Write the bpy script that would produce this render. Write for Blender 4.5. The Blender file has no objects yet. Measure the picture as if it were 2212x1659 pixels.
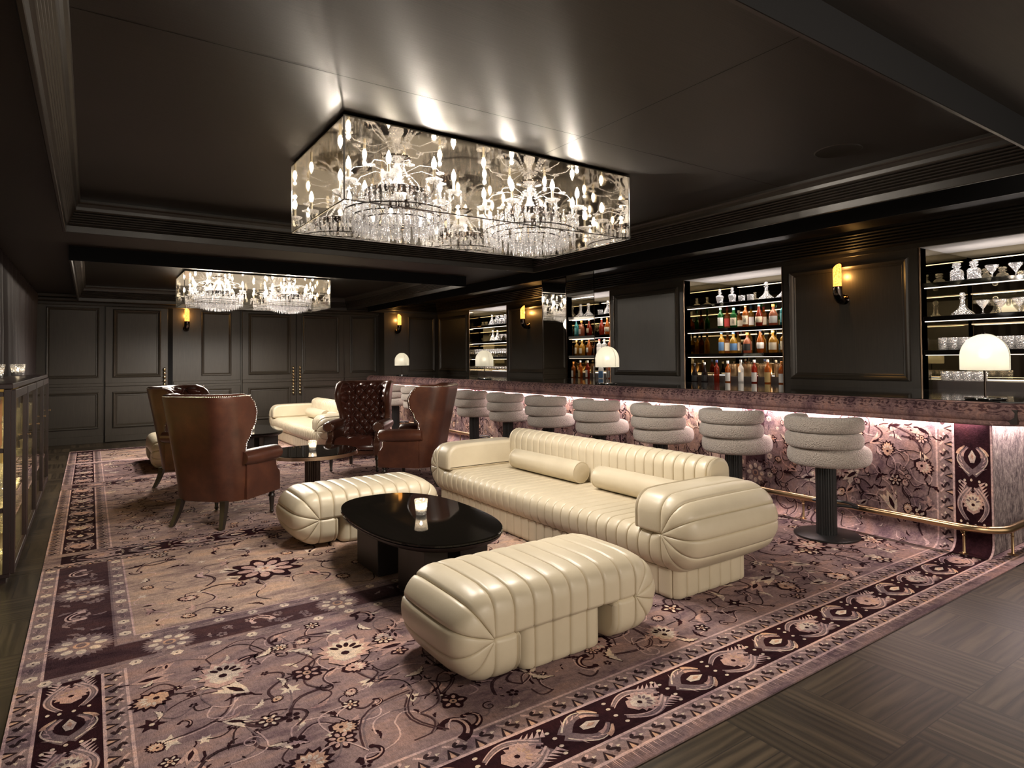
import bpy, math, random
from mathutils import Vector, Matrix, noise as mnoise
PI = math.pi
SC = bpy.context.scene
COL = SC.collection
rnd = random.Random(7)
def sin(a): return math.sin(a)
def cos(a): return math.cos(a)
def lerp(a, b, t): return a + (b - a) * t
def clamp(x, a=0., b=1.): return max(a, min(b, x))
def sstep(a, b, x):
    t = clamp((x - a) / (b - a)); return t * t * (3 - 2 * t)

# ------------------------------------------------------------------ meshes
class MB:
    def __init__(s): s.v = []; s.f = []; s.sm = []; s.mi = []; s.c = []; s.hascol = False
    def add(s, vs, fs, smooth=True, m=0, c=None):
        o = len(s.v); s.v += [tuple(p) for p in vs]
        for f in fs:
            s.f.append([o + i for i in f]); s.sm.append(smooth); s.mi.append(m); s.c.append(c)
        if c: s.hascol = True
        return s
    def box(s, x0, x1, y0, y1, z0, z1, b=0., m=0):
        if x0 > x1: x0, x1 = x1, x0
        if y0 > y1: y0, y1 = y1, y0
        if z0 > z1: z0, z1 = z1, z0
        if b <= 0:
            vs = [(x, y, z) for z in (z0, z1) for y in (y0, y1) for x in (x0, x1)]
            return s.add(vs, [(0, 2, 3, 1), (4, 5, 7, 6), (0, 1, 5, 4), (2, 6, 7, 3), (0, 4, 6, 2), (1, 3, 7, 5)], False, m)
        b = min(b, (x1 - x0) / 2.01, (y1 - y0) / 2.01, (z1 - z0) / 2.01)
        lo = []
        for zz, ins in ((z0, b), (z0 + b, 0), (z1 - b, 0), (z1, b)):
            xa, xb, ya, yb = x0 + ins, x1 - ins, y0 + ins, y1 - ins
            k = b * (0.6 if ins == 0 else 0.3)
            lo.append([(xa + k, ya, zz), (xb - k, ya, zz), (xb, ya + k, zz), (xb, yb - k, zz), (xb - k, yb, zz), (xa + k, yb, zz), (xa, yb - k, zz), (xa, ya + k, zz)])
        return s.loft(lo, False, m)
    def grid(s, P, cu=False, cv=False, smooth=True, m=0, flip=False, c=None):
        nu, nv = len(P), len(P[0]); vs = [p for r in P for p in r]; fs = []
        for i in range(nu - (0 if cu else 1)):
            for j in range(nv - (0 if cv else 1)):
                a, b2 = i * nv + j, i * nv + (j + 1) % nv
                d, e = ((i + 1) % nu) * nv + j, ((i + 1) % nu) * nv + (j + 1) % nv
                fs.append((a, d, e, b2) if flip else (a, b2, e, d))
        return s.add(vs, fs, smooth, m, c)
    def loft(s, L, smooth=True, m=0, caps=True):
        n = len(L[0]); s.grid(L, False, True, smooth, m)
        if caps:
            s.add(L[0], [tuple(reversed(range(n)))], False, m); s.add(L[-1], [tuple(range(n))], False, m)
        return s
    def lathe(s, prof, n=24, cx=0, cy=0, cz=0, m=0, smooth=True, flute=None, caps=True):
        L = []
        for r, z in prof:
            L.append([(cx + r * (flute(k / n) if flute else 1) * cos(2 * PI * k / n), cy + r * (flute(k / n) if flute else 1) * sin(2 * PI * k / n), cz + z) for k in range(n)])
        return s.loft(L, smooth, m, caps)
    def tube(s, pts, r, n=8, m=0, caps=True, closed=False):
        pts = [Vector(p) for p in pts]; N = len(pts)
        rs = r if isinstance(r, (list, tuple)) else [r] * N
        L = []; up = None
        for i, p in enumerate(pts):
            if closed: t = (pts[(i + 1) % N] - pts[i - 1]).normalized()
            else: t = (pts[min(i + 1, N - 1)] - pts[max(i - 1, 0)]).normalized()
            if up is None:
                up = Vector((0, 0, 1)) if abs(t.z) < .9 else Vector((1, 0, 0))
            up = (up - t * up.dot(t)).normalized(); sd = t.cross(up)
            L.append([p + (sd * cos(2 * PI * k / n) + up * sin(2 * PI * k / n)) * rs[i] for k in range(n)])
        if closed: s.grid(L, True, True, True, m)
        else: s.loft(L, True, m, caps)
        return s
    def sphere(s, c, r, nu=10, nv=6, m=0, sz=1.):
        return s.lathe([(max(1e-4, r * sin(PI * i / nv)), -r * sz * cos(PI * i / nv)) for i in range(nv + 1)], nu, c[0], c[1], c[2], m)
    def prism(s, poly, h0, h1, axis='z', m=0, smooth=False):
        def pt(a, b, h): return {'z': (a, b, h), 'y': (a, h, b), 'x': (h, a, b)}[axis]
        return s.loft([[pt(a, b, h0) for a, b in poly], [pt(a, b, h1) for a, b in poly]], smooth, m)
    def xf(s, M):
        s.v = [tuple(M @ Vector(p)) for p in s.v]; return s
    def build(s, name, mats, parent=None, loc=None, sharp=35):
        me = bpy.data.meshes.new(name); me.from_pydata(s.v, [], s.f)
        me.polygons.foreach_set('use_smooth', s.sm); me.polygons.foreach_set('material_index', s.mi)
        for mt in (mats if isinstance(mats, (list, tuple)) else [mats]): me.materials.append(mt)
        if s.hascol:
            ca = me.color_attributes.new('Col', 'FLOAT_COLOR', 'CORNER'); d = []
            for f, c in zip(s.f, s.c):
                c = c or (.2, .2, .2)
                d += [c[0], c[1], c[2], 1.] * len(f)
            ca.data.foreach_set('color', d)
        me.update()
        if any(s.sm): me.set_sharp_from_angle(angle=math.radians(sharp))
        o = bpy.data.objects.new(name, me); COL.objects.link(o)
        if parent: o.parent = parent
        if loc: o.location = loc
        return o

def tag(o, label=None, cat=None, group=None, kind=None):
    if label: o['label'] = label
    if cat: o['category'] = cat
    if group: o['group'] = group
    if kind: o['kind'] = kind
    return o
def thing(name, label, cat, loc=(0, 0, 0), rz=0., group=None):
    o = bpy.data.objects.new(name, None); COL.objects.link(o)
    o.empty_display_size = .1; o.location = loc; o.rotation_euler = (0, 0, rz)
    return tag(o, label, cat, group)
def dup(root, loc, rz=None, label=None, group=None):
    r = root.copy(); COL.objects.link(r); r.location = loc
    if rz is not None: r.rotation_euler = (0, 0, rz)
    if label: r['label'] = label
    if group: r['group'] = group
    for ch in list(root.children):
        c = ch.copy(); COL.objects.link(c); c.parent = r
        for g in list(ch.children):
            d = g.copy(); COL.objects.link(d); d.parent = c
    return r
def struct(name, mb, mats, parent=None):
    o = mb.build(name, mats, parent)
    if parent is None: o['kind'] = 'structure'
    return o
def light(name, typ, loc, power, color=(1, .9, .78), size=.1, size_y=None, rot=(0, 0, 0), spread=None, parent=None):
    l = bpy.data.lights.new(name, typ); l.energy = power; l.color = color
    if typ == 'AREA':
        l.shape = 'RECTANGLE' if size_y else 'SQUARE'; l.size = size
        if size_y: l.size_y = size_y
        if spread: l.spread = spread
    else:
        l.shadow_soft_size = size
        if typ == 'SPOT': l.spot_size = spread or 2.6; l.spot_blend = .35
    o = bpy.data.objects.new(name, l); COL.objects.link(o); o.location = loc; o.rotation_euler = rot
    if parent: o.parent = parent
    return o

# --------------------------------------------------------------- materials
class NT:
    def __init__(s, name):
        s.mat = bpy.data.materials.new(name); s.mat.use_nodes = True
        s.t = s.mat.node_tree; s.t.nodes.clear(); s.out = s.n('ShaderNodeOutputMaterial')
    def n(s, typ, **kw):
        nd = s.t.nodes.new(typ)
        for k, v in kw.items():
            if k.startswith('i_'):
                key = k[2:].replace('_', ' '); nd.inputs[key].default_value = v
            else: setattr(nd, k, v)
        return nd
    def l(s, a, b): s.t.links.new(a, b)
    def coord(s, scale=(1, 1, 1), kind='Object', rot=(0, 0, 0)):
        tc = s.n('ShaderNodeTexCoord'); mp = s.n('ShaderNodeMapping')
        mp.inputs['Scale'].default_value = scale; mp.inputs['Rotation'].default_value = rot
        s.l(tc.outputs[kind], mp.inputs[0]); return mp.outputs[0]
    def noise(s, vec, sc=5., det=4., rough=.55):
        nd = s.n('ShaderNodeTexNoise'); nd.inputs['Scale'].default_value = sc; nd.inputs['Detail'].default_value = det
        nd.inputs['Roughness'].default_value = rough
        if vec is not None: s.l(vec, nd.inputs['Vector'])
        return nd.outputs['Fac']
    def ramp(s, fac, stops):
        r = s.n('ShaderNodeValToRGB'); e = r.color_ramp.elements
        while len(e) < len(stops): e.new(.5)
        for el, (p, c) in zip(e, stops): el.position = p; el.color = (*c, 1)
        s.l(fac, r.inputs[0]); return r.outputs[0]
    def mix(s, fac, a, b, mode='MIX'):
        m = s.n('ShaderNodeMix', data_type='RGBA', blend_type=mode)
        for val, i in ((fac, 0), (a, 6), (b, 7)):
            if isinstance(val, (int, float)): m.inputs[i].default_value = val
            elif isinstance(val, (tuple, list)): m.inputs[i].default_value = (*val[:3], 1)
            else: s.l(val, m.inputs[i])
        return m.outputs[2]
    def math(s, op, a, b=None, c=None):
        m = s.n('ShaderNodeMath', operation=op)
        for i, v in enumerate((a, b, c)):
            if v is None: continue
            if isinstance(v, (int, float)): m.inputs[i].default_value = v
            else: s.l(v, m.inputs[i])
        return m.outputs[0]
    def bump(s, h, strength=.2, dist=.01):
        b = s.n('ShaderNodeBump'); b.inputs['Strength'].default_value = strength; b.inputs['Distance'].default_value = dist
        s.l(h, b.inputs['Height']); return b.outputs[0]
    def pbsdf(s, color=None, rough=.5, metal=0., normal=None, **kw):
        p = s.n('ShaderNodeBsdfPrincipled')
        for k, v in (('Base Color', color), ('Roughness', rough), ('Metallic', metal), ('Normal', normal)):
            if v is None: continue
            if isinstance(v, (int, float)): p.inputs[k].default_value = v
            elif isinstance(v, tuple): p.inputs[k].default_value = (*v, 1)
            else: s.l(v, p.inputs[k])
        for k, v in kw.items():
            k = k.replace('_', ' ')
            if isinstance(v, tuple) and len(v) == 3: v = (*v, 1)
            p.inputs[k].default_value = v
        return p
    def fin(s, sh):
        s.l(sh.outputs[0] if hasattr(sh, 'outputs') else sh, s.out.inputs[0]); return s.mat
def simple(name, color, rough=.5, metal=0., **kw):
    t = NT(name); return t.fin(t.pbsdf(color, rough, metal, **kw))
def emit(name, color, st):
    t = NT(name); e = t.n('ShaderNodeEmission'); e.inputs[0].default_value = (*color, 1); e.inputs[1].default_value = st
    return t.fin(e)

M = {}
def wood(name, base, dark, scale, rough=.42, bump=.12, aniso=None, spec=.5):
    t = NT(name); v = t.coord(scale)
    g = t.noise(v, 6., 6., .65); g2 = t.noise(t.coord((1, 1, 1)), 1.1, 2., .5)
    c = t.ramp(g, [(.3, dark), (.7, base)])
    c = t.mix(.35, c, t.ramp(g2, [(.3, dark), (.75, base)]))
    p = t.pbsdf(c, rough, 0., t.bump(g, bump, .004), Specular_IOR_Level=spec)
    if aniso:
        tg = t.n('ShaderNodeTangent', direction_type='UV_MAP', uv_map='UVMap'); t.l(tg.outputs[0], p.inputs['Tangent'])
        p.inputs['Anisotropic'].default_value = aniso
    return t.fin(p)
M['wall'] = wood('wall_wood', (.050, .041, .030), (.026, .021, .0155), (18, 18, .7), .40, .12)
M['trim'] = wood('trim_wood', (.026, .021, .016), (.013, .011, .009), (3, 3, 3), .34, .05)
M['coffer'] = wood('coffer_wood', (.019, .0145, .0105), (.006, .0048, .0036), (.35, 30, 30), .42, .12, .85)
M['soffit'] = wood('soffit_wood', (.030, .024, .020), (.016, .013, .011), (.6, 20, 20), .5, .1)
M['fascia'] = simple('fascia_black', (.003, .003, .0035), .7, Specular_IOR_Level=.2)
def cream():
    t = NT('cream_leather'); v = t.coord((1, 1, 1))
    g = t.noise(v, 260., 3., .6); w = t.noise(v, 4., 4., .6)
    c = t.ramp(w, [(.25, (.56, .485, .35)), (.75, (.64, .565, .42))])
    h = t.math('ADD', t.math('MULTIPLY', g, .25), t.noise(v, 14., 3., .5))
    return t.fin(t.pbsdf(c, .36, 0., t.bump(h, .12, .006), Specular_IOR_Level=.5))
M['cream'] = cream()
def brown():
    t = NT('brown_leather'); v = t.coord((1, 1, 1))
    w = t.noise(v, 5., 6., .62); g = t.noise(v, 180., 2., .5)
    c = t.ramp(w, [(.25, (.040, .014, .009)), (.55, (.085, .029, .016)), (.8, (.15, .055, .026))])
    return t.fin(t.pbsdf(c, .34, 0., t.bump(g, .08, .004), Coat_Weight=.25, Coat_Roughness=.2))
M['brown'] = brown()
M['tufted'] = simple('tufted_leather', (.075, .024, .016), .24, Coat_Weight=.3, Coat_Roughness=.15)
def boucle():
    t = NT('boucle'); v = t.coord((1, 1, 1))
    vo = t.n('ShaderNodeTexVoronoi'); vo.inputs['Scale'].default_value = 120.; t.l(v, vo.inputs['Vector'])
    nz = t.noise(v, 140., 3., .6)
    c = t.mix(t.math('MULTIPLY', vo.outputs['Distance'], 1.1), (.55, .48, .42), (.36, .31, .27))
    h = t.math('SUBTRACT', t.math('MULTIPLY', nz, .5), vo.outputs['Distance'])
    return t.fin(t.pbsdf(c, .95, 0., t.bump(h, .9, .012), Sheen_Weight=.3))
M['boucle'] = boucle()
M['black'] = simple('black_metal', (.008, .008, .008), .38)
M['blackwood'] = wood('black_wood', (.018, .011, .009), (.009, .006, .005), (3, 3, .5), .45, .1)
M['gloss'] = simple('black_glass_top', (.006, .005, .004), .04, Specular_IOR_Level=.42)
M['brass'] = simple('brass', (.52, .36, .20), .28, 1.)
M['bronze'] = simple('bronze_rim', (.46, .32, .22), .32, 1.)
M['chrome'] = simple('chrome', (.62, .60, .57), .12, 1.)
M['darkchrome'] = simple('dark_chrome', (.10, .08, .07), .08, 1.)
M['gold'] = simple('gold_handle', (.75, .62, .38), .2, 1.)
M['stone'] = simple('black_stone', (.012, .011, .010), .07)
M['nail'] = simple('nail_heads', (.75, .70, .62), .25, 1.)
M['leg'] = simple('leg_wood', (.022, .016, .012), .35)
M['darkpole'] = simple('bronze_flute', (.085, .065, .055), .35, 1.)
M['velvet'] = simple('curtain_velvet', (.022, .015, .015), .7)
M['cabinet'] = wood('cabinet_wood', (.030, .013, .011), (.015, .007, .006), (3, 3, .6), .35, .08)
def fakeglass(name, tint, refl=.25, rough=.02, diff=.0, dcol=(.9, .9, .9), bump=0., bscale=60.):
    t = NT(name); tr = t.n('ShaderNodeBsdfTransparent'); tr.inputs[0].default_value = (*tint, 1)
    gl = t.n('ShaderNodeBsdfGlossy'); gl.inputs['Roughness'].default_value = rough; gl.inputs[0].default_value = (1, 1, 1, 1)
    if bump:
        vo = t.n('ShaderNodeTexVoronoi'); vo.inputs['Scale'].default_value = bscale; t.l(t.coord(), vo.inputs['Vector'])
        t.l(t.bump(vo.outputs['Distance'], bump, .01), gl.inputs['Normal'])
    lw = t.n('ShaderNodeLayerWeight'); lw.inputs[0].default_value = .35
    f = t.math('MULTIPLY_ADD', lw.outputs['Facing'], .6, refl)
    mx = t.n('ShaderNodeMixShader'); t.l(f, mx.inputs[0]); t.l(tr.outputs[0], mx.inputs[1]); t.l(gl.outputs[0], mx.inputs[2])
    sh = mx
    if diff:
        df = t.n('ShaderNodeBsdfTranslucent'); df.inputs[0].default_value = (*dcol, 1)
        d2 = t.n('ShaderNodeBsdfDiffuse'); d2.inputs[0].default_value = (*dcol, 1)
        m3 = t.n('ShaderNodeMixShader'); m3.inputs[0].default_value = .5; t.l(df.outputs[0], m3.inputs[1]); t.l(d2.outputs[0], m3.inputs[2])
        m2 = t.n('ShaderNodeMixShader'); m2.inputs[0].default_value = diff; t.l(mx.outputs[0], m2.inputs[1]); t.l(m3.outputs[0], m2.inputs[2]); sh = m2
    return t.fin(sh)
M['crystal'] = fakeglass('crystal', (.90, .90, .90), .26, .04, .24, (.95, .95, .97), .6, 90.)
M['cutglass'] = fakeglass('cut_glass', (.88, .88, .88), .20, .05, .15, (.95, .95, .98), .8, 70.)
M['thinglass'] = fakeglass('thin_glass', (.95, .95, .95), .10, .02, .10, (.95, .95, .97))
M['pane'] = fakeglass('clear_pane', (.96, .95, .90), .05, .01)
def plainmix(name, tint, refl, rough=.0):
    t = NT(name); tr = t.n('ShaderNodeBsdfTransparent'); tr.inputs[0].default_value = (*tint, 1)
    gl = t.n('ShaderNodeBsdfGlossy'); gl.inputs['Roughness'].default_value = rough; gl.inputs[0].default_value = (.95, .92, .86, 1)
    mx = t.n('ShaderNodeMixShader'); mx.inputs[0].default_value = refl
    t.l(tr.outputs[0], mx.inputs[1]); t.l(gl.outputs[0], mx.inputs[2]); return t.fin(mx)
M['oneway'] = plainmix('smoked_mirror_glass', (.80, .78, .74), .62)
M['caseglass'] = plainmix('case_glass', (.96, .95, .93), .07)
M['casefloor'] = plainmix('case_floor_glass', (.95, .94, .92), .14)
M['casetop'] = simple('case_top_mirror', (.30, .26, .20), .05, 1.)
M['mirror'] = simple('mirror', (.62, .60, .55), .015, 1.)
M['bronzemirror'] = simple('bronze_mirror', (.34, .30, .21), .02, 1.)
M['bulb'] = emit('bulb', (1., .86, .68), 45.)
M['led'] = emit('led_strip', (1., .80, .78), 6.)
M['ledw'] = emit('shelf_led', (1., .82, .68), 1.2)
M['ledy'] = emit('cabinet_led', (1., .78, .35), 3.5)
M['flame'] = emit('candle_flame', (1., .78, .5), 40.)
M['amber'] = None
def amber():
    t = NT('amber_glass'); v = t.coord((1, 1, 1)); n = t.noise(v, 70., 3., .6)
    c = t.ramp(n, [(.35, (1., .26, .03)), (.65, (1., .50, .11))])
    e = t.n('ShaderNodeEmission'); t.l(c, e.inputs[0]); e.inputs[1].default_value = 1.1
    g = t.n('ShaderNodeBsdfGlossy'); g.inputs['Roughness'].default_value = .1
    m = t.n('ShaderNodeMixShader'); m.inputs[0].default_value = .12; t.l(e.outputs[0], m.inputs[1]); t.l(g.outputs[0], m.inputs[2])
    return t.fin(m)
M['amber'] = amber()
def shade():
    t = NT('opal_shade'); tr = t.n('ShaderNodeBsdfTranslucent'); tr.inputs[0].default_value = (.90, .89, .84, 1)
    df = t.pbsdf((.78, .77, .72), .25)
    rf = t.n('ShaderNodeBsdfRefraction'); rf.inputs['IOR'].default_value = 1.12; rf.inputs['Roughness'].default_value = .62; rf.inputs[0].default_value = (.95, .94, .9, 1)
    m = t.n('ShaderNodeMixShader'); m.inputs[0].default_value = .45; t.l(tr.outputs[0], m.inputs[1]); t.l(df.outputs[0], m.inputs[2])
    m2 = t.n('ShaderNodeMixShader'); m2.inputs[0].default_value = .22; t.l(m.outputs[0], m2.inputs[1]); t.l(rf.outputs[0], m2.inputs[2])
    return t.fin(m2)
M['shade'] = shade()
def liquid(name, col, tr=.5):
    t = NT(name); a = t.n('ShaderNodeBsdfTransparent'); a.inputs[0].default_value = (*[min(1, c ** .6 * 1.1) for c in col], 1)
    p = t.pbsdf(col, .06, 0., Coat_Weight=.4); b = t.n('ShaderNodeBsdfTranslucent'); b.inputs[0].default_value = (*col, 1)
    m1 = t.n('ShaderNodeMixShader'); m1.inputs[0].default_value = .45; t.l(p.outputs[0], m1.inputs[1]); t.l(b.outputs[0], m1.inputs[2])
    m = t.n('ShaderNodeMixShader'); m.inputs[0].default_value = 1 - tr; t.l(a.outputs[0], m.inputs[1]); t.l(m1.outputs[0], m.inputs[2])
    return t.fin(m)
LQ = {'amber': liquid('amber_whisky', (.44, .15, .03)), 'deep': liquid('deep_whisky', (.25, .05, .015)), 'red': liquid('red_spirit', (.30, .045, .02)),
      'green': liquid('green_bottle', (.03, .17, .05)), 'gold': liquid('gold_whisky', (.50, .29, .055)), 'dark': liquid('dark_bottle', (.02, .012, .012), .05),
      'clear': liquid('clear_spirit', (.75, .75, .73), .6), 'pink': liquid('pink_spirit', (.50, .21, .12)), 'teal': liquid('teal_bottle', (.10, .45, .50)), 'olive': liquid('olive_whisky', (.45, .28, .05))}
LB = {k: simple('label_' + k, c, .6) for k, c in {'cream': (.72, .64, .48), 'white': (.82, .80, .76), 'blue': (.10, .22, .42), 'black': (.02, .02, .02), 'red': (.5, .05, .04), 'teal': (.2, .55, .6), 'gold': (.6, .42, .16), 'navy': (.03, .05, .16), 'orange': (.75, .28, .05), 'grey': (.35, .34, .33)}.items()}

# ------------------------------------------------------------------ camera
cam = bpy.data.cameras.new('camera'); cam.sensor_width = 36; cam.sensor_fit = 'HORIZONTAL'
cam.lens = 1342.3 / 2212 * 36; cam.shift_x = 0; cam.shift_y = -(829.5 - 747.87) / 2212; cam.clip_start = .05
co = bpy.data.objects.new('camera', cam); COL.objects.link(co); SC.camera = co
def cam_matrix(yaw, pitch, roll):
    r = Vector((cos(yaw), -sin(yaw), 0)); f = Vector((sin(yaw), cos(yaw), 0)); u = Vector((0, 0, 1))
    f2 = f * cos(pitch) + u * sin(pitch); u2 = u * cos(pitch) - f * sin(pitch)
    r3 = r * cos(roll) + u2 * sin(roll); u3 = u2 * cos(roll) - r * sin(roll)
    m = Matrix((r3, u3, -f2)).transposed().to_4x4(); m.translation = (0, 0, 1.4); return m
co.matrix_world = cam_matrix(.59641, .020982, -.0090065)
SC.view_settings.view_transform = 'Standard'; SC.view_settings.look = 'None'; SC.view_settings.exposure = 1.4; SC.view_settings.gamma = 1.
SC.view_settings.use_curve_mapping = False
SC.cycles.use_denoising = True; SC.cycles.max_bounces = 8; SC.cycles.transparent_max_bounces = 24; SC.cycles.glossy_bounces = 5
SC.cycles.diffuse_bounces = 4; SC.cycles.sample_clamp_indirect = 4.; SC.cycles.caustics_reflective = False; SC.cycles.caustics_refractive = False
w = bpy.data.worlds.new('world'); SC.world = w; w.use_nodes = True
w.node_tree.nodes['Background'].inputs[0].default_value = (1, .88, .74, 1); w.node_tree.nodes['Background'].inputs[1].default_value = .55
# ------------------------------------------------------------ architecture
ZF, ZC, ZT = 2.44, 2.585, 2.69
T1 = (-.18, 4.43, 1.11, 6.05); T2 = (-.18, 4.43, 7.68, 12.62); T3 = (4.93, 6.60, -1.2, 12.74)
XL, XR, YB, YF = -1.05, 6.6, 13.1, -1.6

def floor_mat():
    t = NT('oak_parquet'); tc = t.n('ShaderNodeTexCoord'); sp = t.n('ShaderNodeSeparateXYZ'); t.l(tc.outputs['Object'], sp.inputs[0])
    P = .46
    ax = t.math('DIVIDE', t.math('SUBTRACT', sp.outputs[0], 2.035 - 20 * P), P); ay = t.math('DIVIDE', t.math('SUBTRACT', sp.outputs[1], 1.55 - 20 * P), P)
    ix, iy = t.math('FLOOR', ax), t.math('FLOOR', ay); fx, fy = t.math('FRACT', ax), t.math('FRACT', ay)
    par = t.math('MODULO', t.math('ADD', ix, iy), 2.)
    def sel(a, b):
        return t.math('ADD', t.math('MULTIPLY', a, t.math('SUBTRACT', 1., par)), t.math('MULTIPLY', b, par))
    across = t.math('MULTIPLY', sel(fy, fx), 4.); pl = t.math('FLOOR', across); fa = t.math('FRACT', across)
    cb = t.n('ShaderNodeCombineXYZ'); t.l(ix, cb.inputs[0]); t.l(iy, cb.inputs[1]); t.l(pl, cb.inputs[2])
    wn = t.n('ShaderNodeTexWhiteNoise'); t.l(cb.outputs[0], wn.inputs['Vector'])
    cb2 = t.n('ShaderNodeCombineXYZ'); t.l(ix, cb2.inputs[0]); t.l(iy, cb2.inputs[1])
    wn2 = t.n('ShaderNodeTexWhiteNoise'); t.l(cb2.outputs[0], wn2.inputs['Vector'])
    lc = t.n('ShaderNodeCombineXYZ'); t.l(t.math('MULTIPLY', sel(sp.outputs[0], sp.outputs[1]), 2.2), lc.inputs[0]); t.l(t.math('MULTIPLY', sel(sp.outputs[1], sp.outputs[0]), 24.), lc.inputs[1])
    t.l(t.math('MULTIPLY', wn.outputs['Value'], 37.), lc.inputs[2])
    g = t.noise(lc.outputs[0], 1.6, 6., .62)
    lc2 = t.n('ShaderNodeCombineXYZ'); t.l(t.math('MULTIPLY', sel(sp.outputs[0], sp.outputs[1]), 1.), lc2.inputs[0]); t.l(t.math('MULTIPLY', sel(sp.outputs[1], sp.outputs[0]), 9.), lc2.inputs[1]); t.l(t.math('MULTIPLY', wn.outputs['Value'], 19.), lc2.inputs[2])
    wv = t.n('ShaderNodeTexWave', wave_type='RINGS'); wv.inputs['Scale'].default_value = .9; wv.inputs['Distortion'].default_value = 9.; wv.inputs['Detail'].default_value = 3.
    t.l(lc2.outputs[0], wv.inputs['Vector'])
    gg = t.math('ADD', t.math('MULTIPLY', g, .75), t.math('MULTIPLY', wv.outputs['Fac'], .25))
    c = t.ramp(gg, [(.28, (.020, .0145, .009)), (.72, (.078, .057, .035))])
    val = t.math('ADD', .50, t.math('ADD', t.math('MULTIPLY', wn.outputs['Value'], .55), t.math('MULTIPLY', wn2.outputs['Value'], .45)))
    vc = t.n('ShaderNodeCombineColor'); [t.l(val, vc.inputs[i]) for i in range(3)]
    c = t.mix(1., c, vc.outputs[0], 'MULTIPLY')
    def edge(f, wd):
        return t.math('LESS_THAN', t.math('MINIMUM', f, t.math('SUBTRACT', 1., f)), wd)
    ed = t.math('MAXIMUM', edge(fa, .020), t.math('MAXIMUM', edge(fx, .005), edge(fy, .005)))
    c = t.mix(t.math('MULTIPLY', ed, .8), c, (.012, .009, .007))
    h = t.math('SUBTRACT', t.math('MULTIPLY', gg, .5), ed)
    return t.fin(t.pbsdf(c, .42, 0., t.bump(h, .3, .004), Specular_IOR_Level=.28))
M['floor'] = floor_mat()
m = MB(); m.add([(XL, YF, 0), (7.4, YF, 0), (7.4, 13.4, 0), (XL, 13.4, 0)], [(0, 1, 2, 3)], False)
struct('floor', m, M['floor'])

# ceiling: general plane with three openings
def in_hole(x, y):
    return any(a < x < b and c < y < d for a, b, c, d in (T1, T2, T3))
xs = sorted({XL, 7.3, *T1[:2], *T2[:2], *T3[:2]}); ys = sorted({YF, 13.3, *T1[2:], *T2[2:], *T3[2:]})
m = MB()
for i in range(len(xs) - 1):
    for j in range(len(ys) - 1):
        if in_hole((xs[i] + xs[i + 1]) / 2, (ys[j] + ys[j + 1]) / 2): continue
        m.add([(xs[i], ys[j], ZC), (xs[i], ys[j + 1], ZC), (xs[i + 1], ys[j + 1], ZC), (xs[i + 1], ys[j], ZC)], [(0, 1, 2, 3)], False)
for t_ in (T1, T2, T3):
    m.add([(t_[0], t_[2], ZT), (t_[0], t_[3], ZT), (t_[1], t_[3], ZT), (t_[1], t_[2], ZT)], [(0, 1, 2, 3)], False, 1)
for t_ in (T1, T2):                       # joints between the veneer panels
    jx, jy = 2.36, t_[2] + 1.62
    for xa, xb, ya, yb in ((jx - .002, jx + .002, t_[2], t_[3]), (t_[0], t_[1], jy - .002, jy + .002)):
        m.add([(xa, ya, ZT - .0008), (xa, yb, ZT - .0008), (xb, yb, ZT - .0008), (xb, ya, ZT - .0008)], [(0, 1, 2, 3)], False, 2)
ceil_o = struct('ceiling', m, [M['soffit'], M['coffer'], M['fascia']])
uvl = ceil_o.data.uv_layers.new(name='UVMap')
for lp_ in ceil_o.data.loops:
    c_ = ceil_o.data.vertices[lp_.vertex_index].co; uvl.data[lp_.index].uv = (c_.x, c_.y)
# round flush speaker grille in the near coffer
t = thing('ceiling_speaker', 'round flush speaker grille in the veneered coffer ceiling near the bar', 'speaker', (3.88, 2.05, ZT))
m = MB(); m.lathe([(.001, -.002), (.118, -.002), (.13, -.004), (.136, -.001), (.137, -.0002)], 40, caps=False); m.build('grille', M['trim'], t)

def sweep(mb, rect, prof, m=0):
    x0, x1, y0, y1 = rect; L = []
    for d, z in prof:
        L.append([(x0 + d, y0 + d, z), (x1 - d, y0 + d, z), (x1 - d, y1 - d, z), (x0 + d, y1 - d, z)])
    mb.grid(L, False, True, False, m, flip=True)
def reed(z0, z1, d0, d1, n, k=5, amp=.011):
    o = []
    for i in range(n):
        for j in range(k + 1):
            f = (i + j / k) / n
            o.append((lerp(d0, d1, f) + amp * sin(PI * j / k) , lerp(z0, z1, f)))
        o.append((lerp(d0, d1, (i + 1) / n) - .002, lerp(z0, z1, (i + 1) / n) + .001))
    return o
PROF = [(.0, ZF), (.014, ZF), (.017, ZF + .004), (.022, ZF + .052), (.030, ZF + .056), (.024, ZF + .062)] + reed(ZF + .064, ZF + .156, .026, .062, 5) + \
       [(.066, ZF + .158), (.078, ZF + .166), (.082, ZF + .172), (.086, ZF + .196), (.096, ZF + .218), (.108, ZF + .226), (.112, ZF + .232), (.112, ZT)]
PROF3 = [(.0, ZF), (.014, ZF), (.017, ZF + .004), (.022, ZF + .042), (.030, ZF + .046)] + reed(ZF + .048, ZF + .222, .030, .098, 6, 6, .016) + [(.112, ZF + .226), (.112, ZT)]
for k, (t_, pr) in enumerate(((T1, PROF), (T2, PROF), (T3, PROF3))):
    m = MB(); sweep(m, t_, pr, 0)
    sweep(m, t_, [(-.004, ZC), (-.004, ZF), (.0, ZF)], 1)
    struct('trim_%d' % (k + 1), m, [M['trim'], M['fascia']])

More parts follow.
